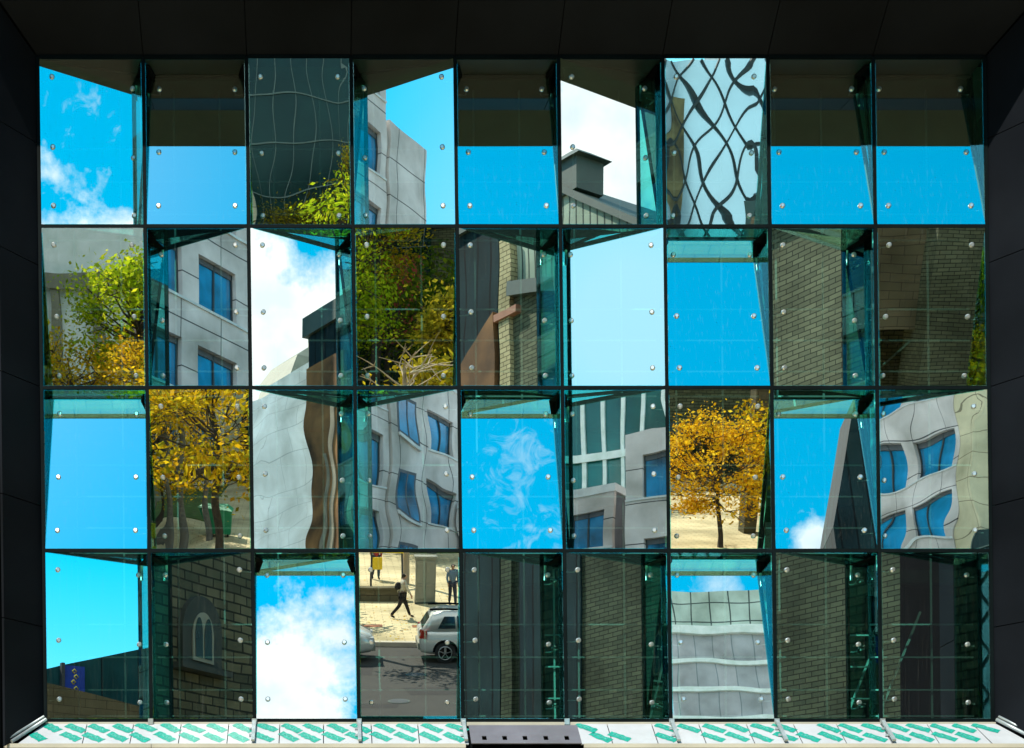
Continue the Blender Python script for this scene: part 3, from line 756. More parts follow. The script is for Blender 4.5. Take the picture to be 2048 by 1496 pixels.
# low wall building: tan below, dark green above, banner
b10 = empty('brick_hall', (29, -66, 0), 'brown brick hall with dark upper wall and downpipe', 'building')
MB().box((25.2, -75, 0), (31.6, -62, 15)).build('wall', M['brick2'], b10)
MB().box((31.62, -72, 0), (31.9, -60.4, 16)).build('bay', M['brick'], b10)
MB().box((29.3, -61.99, 0), (31.6, -61.4, 15.2)).build('pier', M['brick'], b10)
MB().tube([(28.9, -61.8, 11.8), (29.0, -61.8, 6), (28.6, -61.6, 5.6), (28.6, -61.6, .2)], .16, 8).build('downpipe', M['tealglass'], b10)
b11 = empty('dark_shed_building', (26, -58, 0), 'dark green ribbed building with a curved roof edge', 'building')
MB().hexa([(20.3, -60, 10.0), (31.8, -60, 10.0), (31.8, -61.5, 10.0), (20.3, -61.5, 10.0)],
          [(20.3, -60, 16.7), (31.8, -60, 20.0), (31.8, -61.5, 20.0), (20.3, -61.5, 16.7)]).build('wall', M['darkgreen'], b11)
MB().hexa([(20.2, -59.9, 9.5), (31.9, -59.9, 9.5), (31.9, -57.5, 9.5), (20.2, -57.5, 9.5)],
          [(20.2, -59.9, 15.9), (31.9, -59.9, 14.2), (31.9, -57.5, 14.2), (20.2, -57.5, 15.9)]).build('terrace_wall', M['tan'], b11)
MB().box((22.3, -59.88, 15.4), (22.5, -59.6, 17.4)).build('mast', M['mull'], b11)
bn = MB().box((22.55, -59.8, 15.55), (23.7, -59.75, 17.3)).build('banner', M['banner'], b11)
m = MB()
for (x, z) in ((23.1, 17.0), (23.2, 16.7), (23.05, 16.4), (23.2, 16.05), (23.0, 15.85)):
    m.tube([(x-.12, -59.74, z), (x, -59.74, z+.12), (x+.12, -59.74, z), (x, -59.74, z-.12), (x-.12, -59.74, z)], .04, 5)
m.build('emblem', M['banneryellow'], bn)
m = MB()
for x in (20.6, 25, 29.5): m.box((x, -59.7, .15), (x+.6, -58.5, 9.49))
m.build('column', M['tan'], b11)

# brick building on the right side
b12 = empty('buff_brick_building', (36, -25, 0), 'long buff brick building with ribbed metal top storey', 'building')
def wedge(x0, x1, ya, yb, zla, zlb, zha, zhb, m=None):
    return (m or MB()).hexa([(x0, ya, zla), (x1, ya, zla), (x1, yb, zlb), (x0, yb, zlb)], [(x0, ya, zha), (x1, ya, zha), (x1, yb, zhb), (x0, yb, zhb)])
YA, YB, YC = -35.0, -26.5, -8.0
wedge(32, 46, YB, YC, 19.81, 19.81, 27, 27, wedge(32, 46, YA, YB-.001, 19.81, 19.81, 29.3, 27)).build('wall', M['brick'], b12)
MB().box((32, -35.0, 0), (46, -8, 19.4)).build('base', M['brick_shaded'], b12)  # lower wall: its shade is painted in with the darker brick
MB().box((31.85, -35.0, 19.401), (46, -8, 19.809)).build('string_course', M['coping'], b12)  # course added where the wall changes to the shaded brick
MB().box((31.8, -35.7, 19.6), (46, -35.01, 31.9)).build('corner_pier', M['quoin'], b12)
MB().box((31.82, -35.7, 0), (46, -35.01, 19.599)).build('pier_shaded', M['brick_shaded'], b12)  # foot of the pier, shade carried by the brick colour
wedge(31.6, 46, YB, YC, 27.001, 27.001, 27.6, 27.6, wedge(31.6, 46, YA, YB-.001, 29.301, 27.001, 29.9, 27.6)).build('cornice', M['coping'], b12)
wedge(32.1, 45, YB, YC, 27.601, 27.601, 28.2, 28.0, wedge(32.1, 45, YA+.05, YB-.001, 29.902, 27.602, 34.0, 28.2)).build('metal_storey', M['corr'], b12)
wedge(31.85, 45, YB, YC, 28.201, 28.001, 28.5, 28.3, wedge(31.85, 45, YA-.2, YB-.001, 34.15, 28.202, 34.5, 28.5)).build('roof_edge', M['coping'], b12)
MB().box((31.95, -33.5, 32.4), (33.4, -31.9, 33.7)).hexa([(31.8, -33.8, 33.701), (33.6, -33.8, 33.701), (33.6, -31.6, 33.701), (31.8, -31.6, 33.701)],
    [(32.3, -33.1, 34.2), (33.1, -33.1, 34.2), (33.1, -32.3, 34.2), (32.3, -32.3, 34.2)]).build('roof_vent', M['coping'], b12)
MB().box((31.7, -35.9, 28.5), (32.3, -34.5, 28.8)).build('terracotta_ledge', M['terra'], b12)
MB().box((31.9, -34.6, 0), (31.99, -31.7, 19)).build('dark_bay', M['corrd'], b12)
for y0_, y1_, zz, hh in ((-33.2, -31.4, 21.2, 4.2), (-26, -24.2, 3, 4.5), (-18, -16.2, 3, 4.5), (-22, -20.2, 3, 4.5)):
    d = MB(); d.box((31.93, y0_, zz), (32.05, y1_, zz+hh), 0)
    n_ = 8; arc = [(31.93, (y0_+y1_)/2+(y1_-y0_)/2*cos(pi*k/n_), zz+hh+(y1_-y0_)*.22*sin(pi*k/n_)) for k in range(n_+1)]
    d.hexa(arc, [(32.05, b, c) for a, b, c in arc], 0)
    d.box((31.86, y0_-.14, zz-.2), (31.929, y1_+.14, zz-.001), 1); d.box((31.86, y0_-.12, zz), (31.929, y0_, zz+hh), 1); d.box((31.86, y1_, zz), (31.929, y1_+.12, zz+hh), 1)
    d.build('window', [M['darkglass'], M['coping']], b12)
# dark ribbed building further down on the right, mural on its wall
b13 = empty('dark_ribbed_building', (36, -50, 0), 'dark ribbed metal building with rusty mural wall', 'building')
MB().box((32, -50.6, 0), (46, -36.0, 33.2)).build('wall', M['corrd'], b13)
MB().box((31.8, -50.9, 33.201), (46, -36.0, 34.2)).build('parapet', M['coping'], b13)
mm = MB()
mm.hexa([(31.75, -41.6, 21), (31.99, -41.6, 21), (31.99, -36.0, 21), (31.75, -36.0, 21)], [(31.75, -41.6, 25.4), (31.99, -41.6, 25.4), (31.99, -36.0, 29.0), (31.75, -36.0, 29.0)])
mm.build('mural_wall', M['rust'], b13)
MB().box((31.8, -50.5, 6), (31.99, -47.2, 31.5)).build('rusty_wall', M['rust2'], b13)
for y_, z0_, z1_, w_ in ((-49.6, 8, 27, .25), (-48.8, 10, 29, .3), (-48.0, 6, 26, .22), (-46.4, 6, 24, .3)):
    MB().hexa([(31.72, y_-w_, z0_), (31.79, y_-w_, z0_), (31.79, y_+w_, z0_), (31.72, y_+w_, z0_)], [(31.72, y_+.9-w_*.5, z1_), (31.79, y_+.9-w_*.5, z1_), (31.79, y_+.9+w_*.7, z1_), (31.72, y_+.9+w_*.7, z1_)]).build('pale_streak', M['muralpale'], b13)
for y_, z0_, z1_, w_ in ((-40.8, 21.2, 25, .5), (-38.3, 21.5, 26, .6), (-37.0, 21.3, 25, .4)):
    MB().hexa([(31.70, y_-w_, z0_), (31.74, y_-w_, z0_), (31.74, y_+w_, z0_), (31.70, y_+w_, z0_)], [(31.70, y_-w_*.3, z1_), (31.74, y_-w_*.3, z1_), (31.74, y_+w_*.4, z1_), (31.70, y_+w_*.4, z1_)]).build('mural_patch', M['muralpale'], b13)
# pale stuccoed building with small tented roof
b14 = empty('pale_stucco_building', (40, -62, 0), 'pale blue stuccoed building with a small tented roof light', 'building')
MB().box((36, -71, 0), (47, -51, 34.6)).build('wall', M['stucco'], b14)
m = MB(); cx, cyy = 38.6, -61.0
base = [(cx-2.6, cyy+2.2, 34.601), (cx+2.6, cyy+2.2, 34.601), (cx+2.6, cyy-2.2, 34.601), (cx-2.6, cyy-2.2, 34.601)]
mid = [(cx-1.7, cyy+1.5, 36.0), (cx+1.7, cyy+1.5, 36.0), (cx+1.7, cyy-1.5, 36.0), (cx-1.7, cyy-1.5, 36.0)]
m.hexa(base, mid); m.hexa(mid, [(cx-.05, cyy+.05, 37.2), (cx+.05, cyy+.05, 37.2), (cx+.05, cyy-.05, 37.2), (cx-.05, cyy-.05, 37.2)]); m.tube([(cx, cyy, 37.2), (cx, cyy, 37.9)], .05, 6)
m.build('tent_roof', M['ivory'], b14)

# stone church with pointed window
ch = empty('stone_church', (-29, -28, 0), 'dark rubble stone church wall with pointed arch window', 'church')
MB().box((-33.5, -40, 0), (-24.0, -18, 18.5)).build('wall', M['stone'], ch)
MB().box((-24.0, -40, 8.6), (-23.88, -18, 9.6)).build('string_course', M['brick2'], ch)
MB().hexa([(-33.5, -40, 18.501), (-24, -40, 18.501), (-24, -18, 18.501), (-33.5, -18, 18.501)], [(-28.8, -40, 19.6), (-28.7, -40, 19.6), (-28.7, -18, 19.6), (-28.8, -18, 19.6)]).build('roof', M['stonetrim'], ch)
def arch(w, h, y, z0_, n_=8):
    pts = [(y-w/2, z0_), (y+w/2, z0_), (y+w/2, z0_+h*.5)]
    for k in range(1, n_): pts.append((y+w/2*(1-(k/n_)**1.7), z0_+h*.5+h*.5*sin(k/n_*pi/2)))
    pts.append((y, z0_+h))
    for k in range(n_-1, 0, -1): pts.append((y-w/2*(1-(k/n_)**1.7), z0_+h*.5+h*.5*sin(k/n_*pi/2)))
    pts.append((y-w/2, z0_+h*.5)); return pts
for yy, zz in ((-28.6, 11.9), (-35, 11.9), (-22, 11.9)):
    def xs(pts, x): return [(x, a, b) for a, b in pts]
    wf = MB().hexa(xs(arch(2.35, 2.5, yy, zz-.15), -23.99), xs(arch(2.35, 2.5, yy, zz-.15), -23.75)).build('window', M['stonetrim'], ch)
    MB().hexa(xs(arch(1.25, 1.75, yy, zz), -23.749), xs(arch(1.25, 1.75, yy, zz), -23.70)).build('frame', M['ivory'], wf)
    m = MB()
    for q in (-.28, .28): m.hexa(xs(arch(.44, 1.42, yy+q*.98, zz+.12), -23.699), xs(arch(.44, 1.42, yy+q*.98, zz+.12), -23.68))
    m.build('glass', M['darkglass'], wf)
    MB().box((-24, yy-1.5, zz-.36), (-23.5, yy+1.5, zz-.16)).build('sill', M['stonetrim'], wf)
MB().tube([(-23.8, -25.6, 10.6), (-23.7, -25.7, 9.8), (-23.7, -26.3, 9.4), (-23.7, -26.4, 7)], .1, 8).build('downpipe', M['stonetrim'], ch)

# ------------------------------------------------------------------ trees
def tree(name, label, loc, h, trunk_r, crown, cols, nclus, nleaf, leaf, seed, trunk_mat='bark', lean=(0, 0), group=None, spread=.6, cat='tree'):
    """crown = (radius x, radius y, z centre, radius z)"""
    rn = random.Random(seed); L0 = Vector(loc)
    root = empty(name, loc, label, cat, group)
    rx, ry, cz, rz = crown
    t = MB(); top = Vector((lean[0], lean[1], cz+rz*.5))
    pts = [Vector((0, 0, -.05)), Vector((lean[0]*.15+rn.uniform(-.1, .1), lean[1]*.15, (cz-rz)*.5)), Vector((lean[0]*.5, lean[1]*.5, cz-rz*.6)), Vector((lean[0]*.8+rn.uniform(-.2, .2), lean[1]*.8, cz)), top]
    t.tube([L0+p for p in pts], [trunk_r*1.15, trunk_r*.9, trunk_r*.75, trunk_r*.45, trunk_r*.12], 8)
    cl = []
    for k in range(nclus):
        while True:
            d = Vector((rn.gauss(0, 1), rn.gauss(0, 1), rn.gauss(0, 1))).normalized()
            rad = rn.uniform(.35, 1.0)**.5
            p = Vector((d.x*rx*rad+lean[0], d.y*ry*rad+lean[1], cz+d.z*rz*rad))
            if p.z > 1.5: break
        cl.append(p)
        s = pts[2].lerp(pts[4], min(1, max(0, (p.z-pts[2].z)/(rz*2)))*.7)
        midp = s.lerp(p, .5)+Vector((rn.uniform(-.3, .3), rn.uniform(-.3, .3), -.15*rz*rn.random()))
        t.tube([L0+s, L0+midp, L0+p], [trunk_r*.32, trunk_r*.18, .02], 5)
        for _ in range(3):
            e = p+Vector((rn.gauss(0, spread), rn.gauss(0, spread), rn.gauss(0, spread*.6)))
            t.tube([L0+midp.lerp(p, .6), L0+e], [.03, .008], 4, cap=False)
    t.build('trunk', M[trunk_mat], root)
    if nleaf:
        m = MB()
        for p in cl:
            sc_ = rn.uniform(.6, 1.3)*spread
            for _ in range(nleaf//nclus):
                q = L0+p+Vector((rn.gauss(0, sc_), rn.gauss(0, sc_), rn.gauss(0, sc_*.6)))
                a = Vector((rn.gauss(0, 1), rn.gauss(0, 1), rn.gauss(0, .7))).normalized(); b = a.cross(Vector((rn.gauss(0, 1), rn.gauss(0, 1), rn.gauss(0, 1)))).normalized()
                ls = leaf*rn.choice((.45, .7, .9, 1.2))*rn.uniform(.8, 1.2)
                m.face([q-a*ls, q+b*ls*.55, q+a*ls, q-b*ls*.55])
        m.build('crown', M[cols], root)
    return root
TG = 'trees on the plaza'
tree('autumn_tree', 'orange tree alone on the cream plaza', (18.35, -53.6, .15), 6.2, .13, (3.2, 2.4, 3.5, 2.4), 'lf_orange', 58, 9500, .09, 6, group=TG, lean=(-.6, 0), spread=.40)
tree('autumn_tree', 'darker gold tree right of the orange one', (21.6, -55.5, .15), 7, .15, (2.2, 2.4, 4.3, 2.7), 'lf_gold', 30, 4200, .12, 5, group=TG, spread=.55)
tree('autumn_tree', 'yellow green tree before the pale building', (-8.2, -52, .15), 13, .24, (2.7, 3, 10.2, 2.9), 'lf_lime', 34, 7500, .115, 8, group=TG, spread=.6)
tree('autumn_tree', 'gold tree with several trunks by the green bin', (-8.2, -58.5, .15), 9, .16, (3.0, 2.4, 4.6, 2.9), 'lf_gold', 34, 6500, .095, 11, group=TG, spread=.6)
for k, (x, y, lb) in enumerate(((-7.2, -53.2, 'slim trunk nearest the green bin'), (-6.3, -50, 'grey trunk between two leaning ones'), (-5.6, -55, 'slim leaning trunk at the right'), (-7.8, -47.5, 'thick dark trunk with a box on it'))):
    tree('autumn_tree', lb+', gold leaves', (x, y, .15), 9, .15+.02*(k % 2), (1.6, 1.7, 6.4+.5*k, 1.7), 'lf_orange' if k % 2 else 'lf_gold', 18, 2200, .09, 20+k, 'greybark', (.2*k-.3, 0), TG, .5)
tree('autumn_tree', 'gold tree under the yellow green crown', (-11.2, -51, .15), 9, .18, (3.4, 2.4, 7.4, 2.0), 'lf_gold', 30, 6500, .1, 13, group=TG, spread=.6)
tree('autumn_tree', 'bright lime yellow tree left of the park', (1.4, -66, .15), 17, .3, (2.2, 2.6, 13.2, 5.2), 'lf_lime', 44, 11000, .12, 31, group=TG, spread=.65)
tree('autumn_tree', 'tall golden tree in front of the dark glass block', (3.0, -78, .15), 21, .35, (3.2, 3, 15.6, 5), 'lf_gold', 46, 10000, .125, 33, group=TG, spread=.8)
for k, (x, y, hz, rr, mat, lb) in enumerate(((7.5, -74, 9.5, 3.2, 'lf_green', 'dark green tree in the park'), (3.8, -80, 10, 3.6, 'lf_green', 'dark green tree behind the yellow bushes'),
        (6.2, -62, 9.6, 1.3, 'lf_bushgold', 'small golden crowned tree in the park'), (5.2, -58, 6.8, 1.0, 'lf_bushgold', 'little golden tree low in the park'),
        (9.6, -66, 7, 2.4, 'lf_green', 'broad green tree at the right of the park'), (-1.8, -70, 11, 3.0, 'lf_green', 'dark green tree left of the lime tree'), (12.5, -76, 9, 3.2, 'lf_green', 'dark green tree before the lattice building'))):
    tree('park_tree', lb, (x, y, .15), hz+rr, .2, (rr, rr, hz, rr*1.1), mat, 26, 3600, .16, 50+k, group='park trees', spread=.5*rr**.5)
tree('park_tree', 'olive tree before the dark glass block', (-1.6, -80, .15), 18, .25, (2.6, 2.4, 14.0, 3.6), 'lf_olive', 36, 7000, .115, 91, group='park trees', spread=.8)
tree('street_tree', 'gold street tree shading the road', (-4.2, -42, .15), 9, .2, (3.6, 3.4, 6.2, 2.7), 'lf_gold', 30, 5200, .13, 71, group=TG, spread=.7)
tree('street_tree', 'leaning gold tree added out of view to shade the road, left of the parked cars', (-.7, -34.8, .15), 8, .15, (2.3, 2.0, 6.3, 1.5), 'lf_gold', 18, 2200, .12, 72, group=TG, lean=(2.3, .4), spread=.5)  # unseen crown, added and leaned over to cast shade on the road
tree('street_tree', 'thin gold tree added out of view to shade the road, right of the parked cars', (6.6, -35.2, .15), 8, .14, (2.1, 2.0, 6.6, 1.5), 'lf_gold', 14, 1500, .12, 73, group=TG, lean=(-.5, .4), spread=.5)  # second unseen tree added as a shadow caster for the road
tree('street_tree', 'leafless pale twigged tree by the park', (3.4, -47.5, .15), 9.5, .14, (2.2, 2.0, 7.6, 1.4), 'lf_gold', 13, 0, .1, 77, 'palebark', group=TG, spread=.7)
tree('street_tree', 'green tree peeping over the stucco building foot', (33.2, -57.2, 24.4), 3, .1, (.0, .0, 1, .0), 'lf_green', 1, 0, .1, 3, group=TG) if False else None

# ------------------------------------------------------------------ cars
def make_car(name, label, loc):
    root = empty(name, loc, label, 'car', 'silver cars parked at the far kerb')
    X0, Y0 = loc[0], loc[1]
    hw = .90
    # lower body: stations along x (0 rear .. 4.4 front): top z, bottom z, half width
    st = [(0.0, .98, .46, .74), (.06, 1.04, .34, .84), (.35, 1.06, .30, hw), (1.0, 1.06, .28, hw), (2.2, 1.05, .26, hw), (3.2, 1.04, .28, hw), (3.9, 1.0, .30, .88), (4.25, .88, .34, .82), (4.38, .72, .42, .70)]
    m = MB(); ring = []
    for x, zt_, zb_, w in st:
        prof = [(-w*.92, zb_), (-w, zb_+.12), (-w*1.0, (zb_+zt_)/2+.05), (-w*.96, zt_-.08), (-w*.86, zt_), (w*.86, zt_), (w*.96, zt_-.08), (w, (zb_+zt_)/2+.05), (w, zb_+.12), (w*.92, zb_)]
        ring.append([(X0+x, Y0+a, b) for a, b in prof])
    vs = [p for r_ in ring for p in r_]; n_ = 10; fs = []
    for i in range(len(ring)-1):
        for k in range(n_): fs.append((i*n_+k, i*n_+(k+1) % n_, (i+1)*n_+(k+1) % n_, (i+1)*n_+k))
    fs += [tuple(range(n_-1, -1, -1)), tuple((len(ring)-1)*n_+k for k in range(n_))]
    m.poly(vs, fs, 0, True)
    body = m.build('body', M['silver'], root)
    # cabin
    cst = [(.10, 1.04, 1.10, .80, .78), (.42, 1.04, 1.56, .82, .66), (.8, 1.05, 1.64, .83, .68), (2.0, 1.05, 1.66, .83, .68), (2.55, 1.05, 1.60, .83, .66), (3.35, 1.04, 1.06, .82, .80)]
    m = MB(); vs = []; fs = []
    for x, zb_, zt_, wb, wt in cst: vs += [(X0+x, Y0-wb, zb_), (X0+x, Y0-wt, zt_-.04), (X0+x, Y0-wt*.85, zt_), (X0+x, Y0+wt*.85, zt_), (X0+x, Y0+wt, zt_-.04), (X0+x, Y0+wb, zb_)]
    for i in range(len(cst)-1):
        for k in range(6): fs.append((i*6+k, i*6+(k+1) % 6, (i+1)*6+(k+1) % 6, (i+1)*6+k))
    fs += [(5, 4, 3, 2, 1, 0), tuple(30+k for k in range(6))]
    m.poly(vs, fs, 0, True); m.build('cabin', M['silver'], root)
    def sidewin(sy, a):       # (x, z) outline on the cabin flank
        pts = []
        for x, z in a:
            wb, wt = .83, .68; f = (z-1.05)/.58; pts.append(Vector((X0+x, Y0+sy*(wb+(wt-wb)*f+.006), z)))
        return pts
    for sy in (1, -1):
        for a in (((.62, 1.12), (1.15, 1.12), (1.12, 1.48), (.82, 1.48)), ((1.22, 1.12), (2.05, 1.12), (2.0, 1.52), (1.19, 1.5)), ((2.12, 1.12), (2.95, 1.12), (2.5, 1.5), (2.07, 1.52))):
            MB().slab(sidewin(sy, a), (0, sy, .25), .008).build('window', M['carglass'], root)
        MB().box((X0+.35, Y0+sy*.60-.02, 1.66), (X0+2.3, Y0+sy*.60+.02, 1.72)).build('roof_rail', M['black'], root)
        MB().hexa([(X0+.0, Y0+sy*.86, .80), (X0+.22, Y0+sy*.905, .80), (X0+.26, Y0+sy*.90, 1.04), (X0+.08, Y0+sy*.84, 1.08)],
                  [(X0-.015, Y0+sy*.66, .80), (X0+.2, Y0+sy*.66, .80), (X0+.2, Y0+sy*.66, 1.04), (X0+.03, Y0+sy*.66, 1.08)]).build('tail_light', M['redlamp'], root)
        MB().box((X0+4.18, Y0+sy*.58, .66), (X0+4.36, Y0+sy*.80, .82)).build('headlight', M['lamp'], root)
        MB().box((X0+2.66, Y0+sy*.92, 1.05), (X0+2.86, Y0+sy*1.06, 1.19)).build('mirror', M['silver'], root)
        for x in (1.45, 2.3): MB().box((X0+x, Y0+sy*.905, .93), (X0+x+.18, Y0+sy*.925, .96)).build('door_handle', M['black'], root)
        for x in (.86, 3.42):
            arc = [(X0+x+.42*cos(pi*k/10), Y0+sy*.885, .36+.42*sin(pi*k/10)) for k in range(11)]
            MB().hexa(arc, [(a, Y0+sy*.915, c_) for a, b, c_ in arc]).build('wheel_arch', M['black'], root)
            def ringp(r_, y, n=20): return [(X0+x+r_*cos(2*pi*k/n), y, .345+r_*sin(2*pi*k/n)) for k in range(n)]
            w = MB().hexa(ringp(.345, Y0+sy*.72), ringp(.345, Y0+sy*.93)).build('wheel', M['tyre'], root)
            m = MB().hexa(ringp(.225, Y0+sy*.931), ringp(.21, Y0+sy*.936)); m.build('hub', M['black'], w)
            m = MB()
            for k in range(5):
                aa = 2*pi*k/5+.3; m.bar((X0+x, Y0+sy*.945, .345), (X0+x+.215*cos(aa), Y0+sy*.945, .345+.215*sin(aa)), .07, .02)
            m.tube([(X0+x+.22*cos(2*pi*k/20), Y0+sy*.94, .345+.22*sin(2*pi*k/20)) for k in range(21)], .018, 6, cap=False)
            m.build('rim', M['rim'], w)
    MB().slab([(X0+.12, Y0-.62, 1.12), (X0+.12, Y0+.62, 1.12), (X0+.34, Y0+.56, 1.47), (X0+.34, Y0-.56, 1.47)], (-.85, 0, .5), .012).build('rear_window', M['carglass'], root)
    MB().slab([(X0+3.2, Y0-.68, 1.14), (X0+3.2, Y0+.68, 1.14), (X0+2.66, Y0+.56, 1.53), (X0+2.66, Y0-.56, 1.53)], (.6, 0, .8), .02).build('windscreen', M['carglass'], root)
    MB().box((X0-.05, Y0-.76, .42), (X0+.1, Y0+.76, .62)).build('rear_bumper', M['greybox'], root)
    MB().box((X0+4.3, Y0-.7, .36), (X0+4.42, Y0+.7, .54)).build('front_bumper', M['greybox'], root)
    return root
car = make_car('parked_car', 'silver estate car parked at the far kerb, rear to the left', (3.12, -31.5, 0))
car2 = copy_tree(car); car2.location = (-2.75, -31.4, 0)
car2['label'] = 'second silver car, only its nose showing at the left'

# ------------------------------------------------------------------ people
def person(label, loc, face_dir, pose, mats, backpack=False, hgt=1.72):
    k = hgt/1.72; root = empty('person', loc, label, 'person'); o = Vector(loc)
    f = Vector((*face_dir, 0)).normalized(); s_ = Vector((f.y, -f.x, 0))     # s_: to the person's right
    def p(fw, sd_, z): return o + (f*fw + s_*sd_ + Vector((0, 0, z)))*k
    def skin(nm, chains, mat, par):
        vs, es, rs_ = [], [], []; key = {}
        for chn in chains:
            prev = None
            for pt, r_ in chn:
                kk = tuple(round(a, 4) for a in pt)
                if kk not in key: key[kk] = len(vs); vs.append(Vector(pt)-origin_of(par)); rs_.append(r_*k)
                if prev is not None and prev != key[kk]: es.append((prev, key[kk]))
                prev = key[kk]
        me = bpy.data.meshes.new(nm); me.from_pydata(vs, es, []); ob = bpy.data.objects.new(nm, me); col.objects.link(ob); ob.parent = par
        md = ob.modifiers.new('skin', 'SKIN'); md.use_smooth_shade = True
        for i, r_ in enumerate(rs_): me.skin_vertices[0].data[i].radius = (r_, r_)
        me.skin_vertices[0].data[0].use_root = True
        sb = ob.modifiers.new('sub', 'SUBSURF'); sb.levels = 1; sb.render_levels = 1
        me.materials.append(mat); return ob
    sw = pose
    pel = p(0, 0, .93); chest = p(.02, 0, 1.28); neck = p(.02, 0, 1.47); head = p(.05, 0, 1.60)
    chains = [[(pel, .13), (p(.01, 0, 1.1), .12), (chest, .14), (neck, .055), (p(.03, 0, 1.53), .06), (head, .10), (p(.04, 0, 1.68), .07)], [(head, .10), (p(.155, 0, 1.585), .016)]]
    legs, arms = [], []
    for sg in (1, -1):
        st_ = sw*sg
        hip = p(0, sg*.09, .90); knee = p(.16*st_+.03, sg*.10, .49); ank = p(.34*st_-(.12 if st_ < 0 else 0), sg*.10, .09 if st_ >= 0 else .13); toe = p(.34*st_+.17-(.12 if st_ < 0 else 0), sg*.11, .035)
        legs.append([(pel, .13), (hip, .095), (knee, .062), (ank, .042), (toe, .03)])
        sh = p(.02, sg*.19, 1.42); el = p(-.14*st_, sg*.24, 1.14); wr = p(-.20*st_+.10, sg*.22, .90)
        arms.append([(chest, .14), (sh, .062), (el, .042), (wr, .028)])
        hb = p(-.20*st_+.12, sg*.22, .84)
        arms.append([(wr, .028), (hb, .028)])
        for q in range(4):
            arms.append([(hb, .028), (p(-.20*st_+.10+q*.018, sg*.22, .80), .009), (p(-.20*st_+.12+q*.018, sg*.21, .755+.008*abs(q-1.5)), .008)])
        arms.append([(wr, .028), (p(-.20*st_+.15, sg*.205, .865), .011), (p(-.20*st_+.16, sg*.20, .83), .009)])
    body = skin('body', chains+legs+arms, mats[0], root)
    skin('shirt', [[(p(0, 0, .88), .148), (p(.01, 0, 1.1), .142), (chest, .165), (p(.02, 0, 1.42), .10)]]+[[(chest, .165), (a[1][0], .078), (a[2][0], .058), (a[3][0].lerp(a[2][0], .15), .044)] for a in (arms[0], arms[7])], mats[1], root)
    skin('trousers', [[(pel, .145), (l[1][0], .112), (l[2][0], .078), (l[3][0], .058)] for l in legs], mats[2], root)
    skin('shoes', [[(legs[0][3][0], .05), (legs[0][4][0], .04)]], M['blackcloth'], root); skin('shoes', [[(legs[1][3][0], .05), (legs[1][4][0], .04)]], M['blackcloth'], root)
    skin('hair', [[(p(-.01, 0, 1.53), .07), (p(.02, 0, 1.63), .108), (p(.06, 0, 1.68), .085)]], M['hair'], root)
    if backpack:
        bp = skin('backpack', [[(p(-.19, 0, 1.08), .13), (p(-.2, 0, 1.25), .15), (p(-.17, 0, 1.4), .10)]], M['blackcloth'], root)
    return root
person('person in a pale shirt with a dark backpack striding past the cabinet', (2.9, -38.7, .15), (.95, -.1), 1.0, (M['skin'], M['whitecloth'], M['blackcloth']), True, 1.66)
person('person in blue top and dark trousers standing at the right', (5.0, -41.4, .15), (.2, 1), .12, (M['skin2'], M['bluecloth'], M['denim']), False, 1.68)
person('distant person in a red top by the yellow board', (2.2, -49.0, .15), (.2, 1), .3, (M['skin2'], M['redcloth'], M['denim']), False, 1.7)

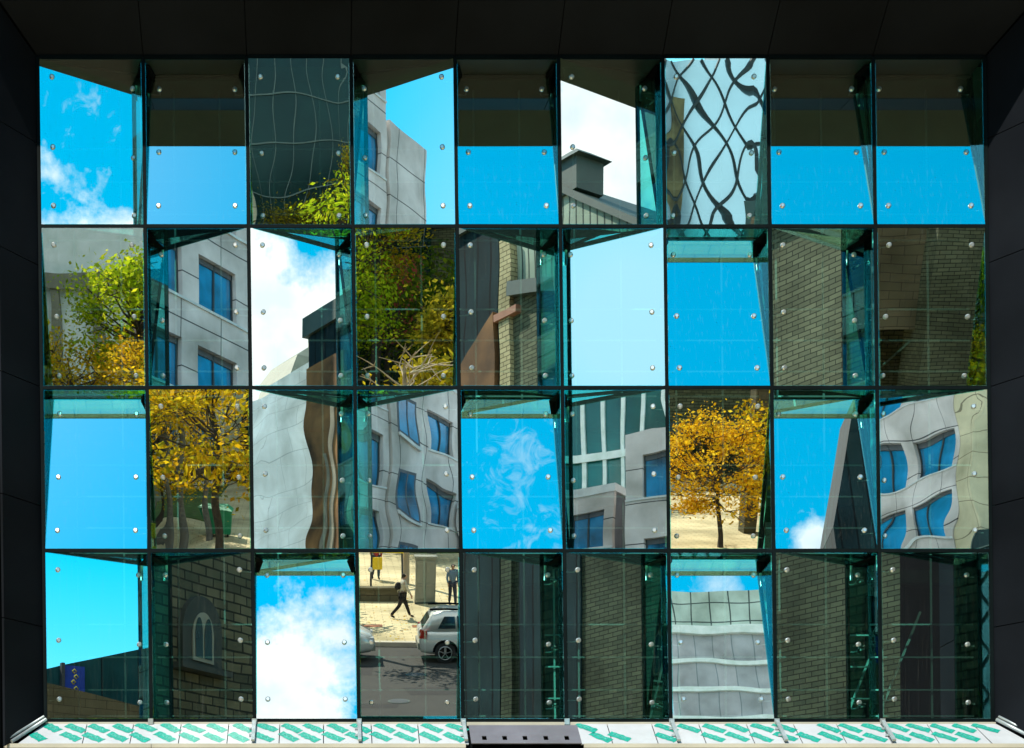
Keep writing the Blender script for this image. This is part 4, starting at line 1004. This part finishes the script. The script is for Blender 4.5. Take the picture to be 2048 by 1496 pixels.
# ------------------------------------------------------------------ plaza furniture
tag(MB().box((-9, -43.2, .151), (3.25, -42.8, .62)).box((-9.05, -43.25, .621), (3.3, -42.75, .70)).box((5.6, -43.2, .151), (14, -42.8, .62)).box((5.55, -43.25, .621), (14.05, -42.75, .70)).build('low_wall', M['tan']), 'long low planter wall on the plaza', 'wall')
cb = empty('utility_cabinet', (3.9, -42.3, .15), 'tall grey green utility cabinet on the plaza', 'cabinet')
MB().box((3.55, -42.5, .22), (4.35, -42.0, 1.95)).build('body', M['greybox'], cb); MB().box((3.5, -42.55, 1.951), (4.4, -41.95, 2.03)).build('lid', M['greybox'], cb)
MB().box((3.6, -41.995, .35), (3.93, -41.97, 1.85)).box((3.96, -41.995, .35), (4.3, -41.97, 1.85)).build('door', M['greybox'], cb); MB().box((3.55, -42.5, .15), (4.35, -42.0, .219)).build('plinth', M['coping'], cb)
yb = empty('yellow_board', (2.6, -47, .15), 'yellow notice board on two posts', 'notice board')
MB().box((1.9, -47.06, 1.5), (3.3, -47, 1.95)).box((2.0, -47.06, .8), (2.4, -47, 1.3)).build('panel', M['yellow'], yb); MB().box((1.92, -47.15, .15), (2.0, -47.07, 1.95)).box((3.2, -47.15, .15), (3.28, -47.07, 1.95)).build('post', M['mull'], yb)
gb = empty('green_bin', (-4.7, -56, .15), 'green wheeled bin beside slim tree trunks', 'bin')
MB().hexa([(-5.7, -56.4, .3), (-4.5, -56.4, .3), (-4.5, -55.5, .3), (-5.7, -55.5, .3)], [(-5.9, -56.6, 1.5), (-4.3, -56.6, 1.5), (-4.3, -55.3, 1.5), (-5.9, -55.3, 1.5)]).build('body', M['greenbin'], gb)
MB().hexa([(-5.95, -56.65, 1.501), (-4.25, -56.65, 1.501), (-4.25, -55.25, 1.501), (-5.95, -55.25, 1.501)], [(-5.7, -56.5, 1.75), (-4.5, -56.5, 1.75), (-4.5, -55.8, 1.65), (-5.7, -55.8, 1.65)]).build('lid', M['greenbin'], gb)
for x in (-5.5, -4.7): MB().tube([(x, -55.7, .27), (x+.08, -55.7, .27)], .12, 12).build('wheel', M['tyre'], gb)
for x, y in ((9.2, -45), (13.5, -47.5), (-1.2, -46.5)):
    pass
lp = empty('lamp_post', (12.2, -46, .15), 'dark lamp post with a round head on the plaza', 'lamp post')
MB().tube([(12.2, -46, .15), (12.2, -46, .9), (12.2, -46, 5.2)], [.14, .08, .06], 10).build('pole', M['mull'], lp)
MB().tube([(12.2, -46, 5.2), (12.2, -46, 5.35), (12.2, -46, 5.7), (12.2, -46, 5.85)], [.1, .26, .26, .06], 12).build('lamp_head', M['ivory'], lp)
tag(MB().box((-60, -84, .151), (-6, -60, .19)).box((0, -90, .151), (15.5, -58, .19)).build('lawn', M['grass']), kind='structure')
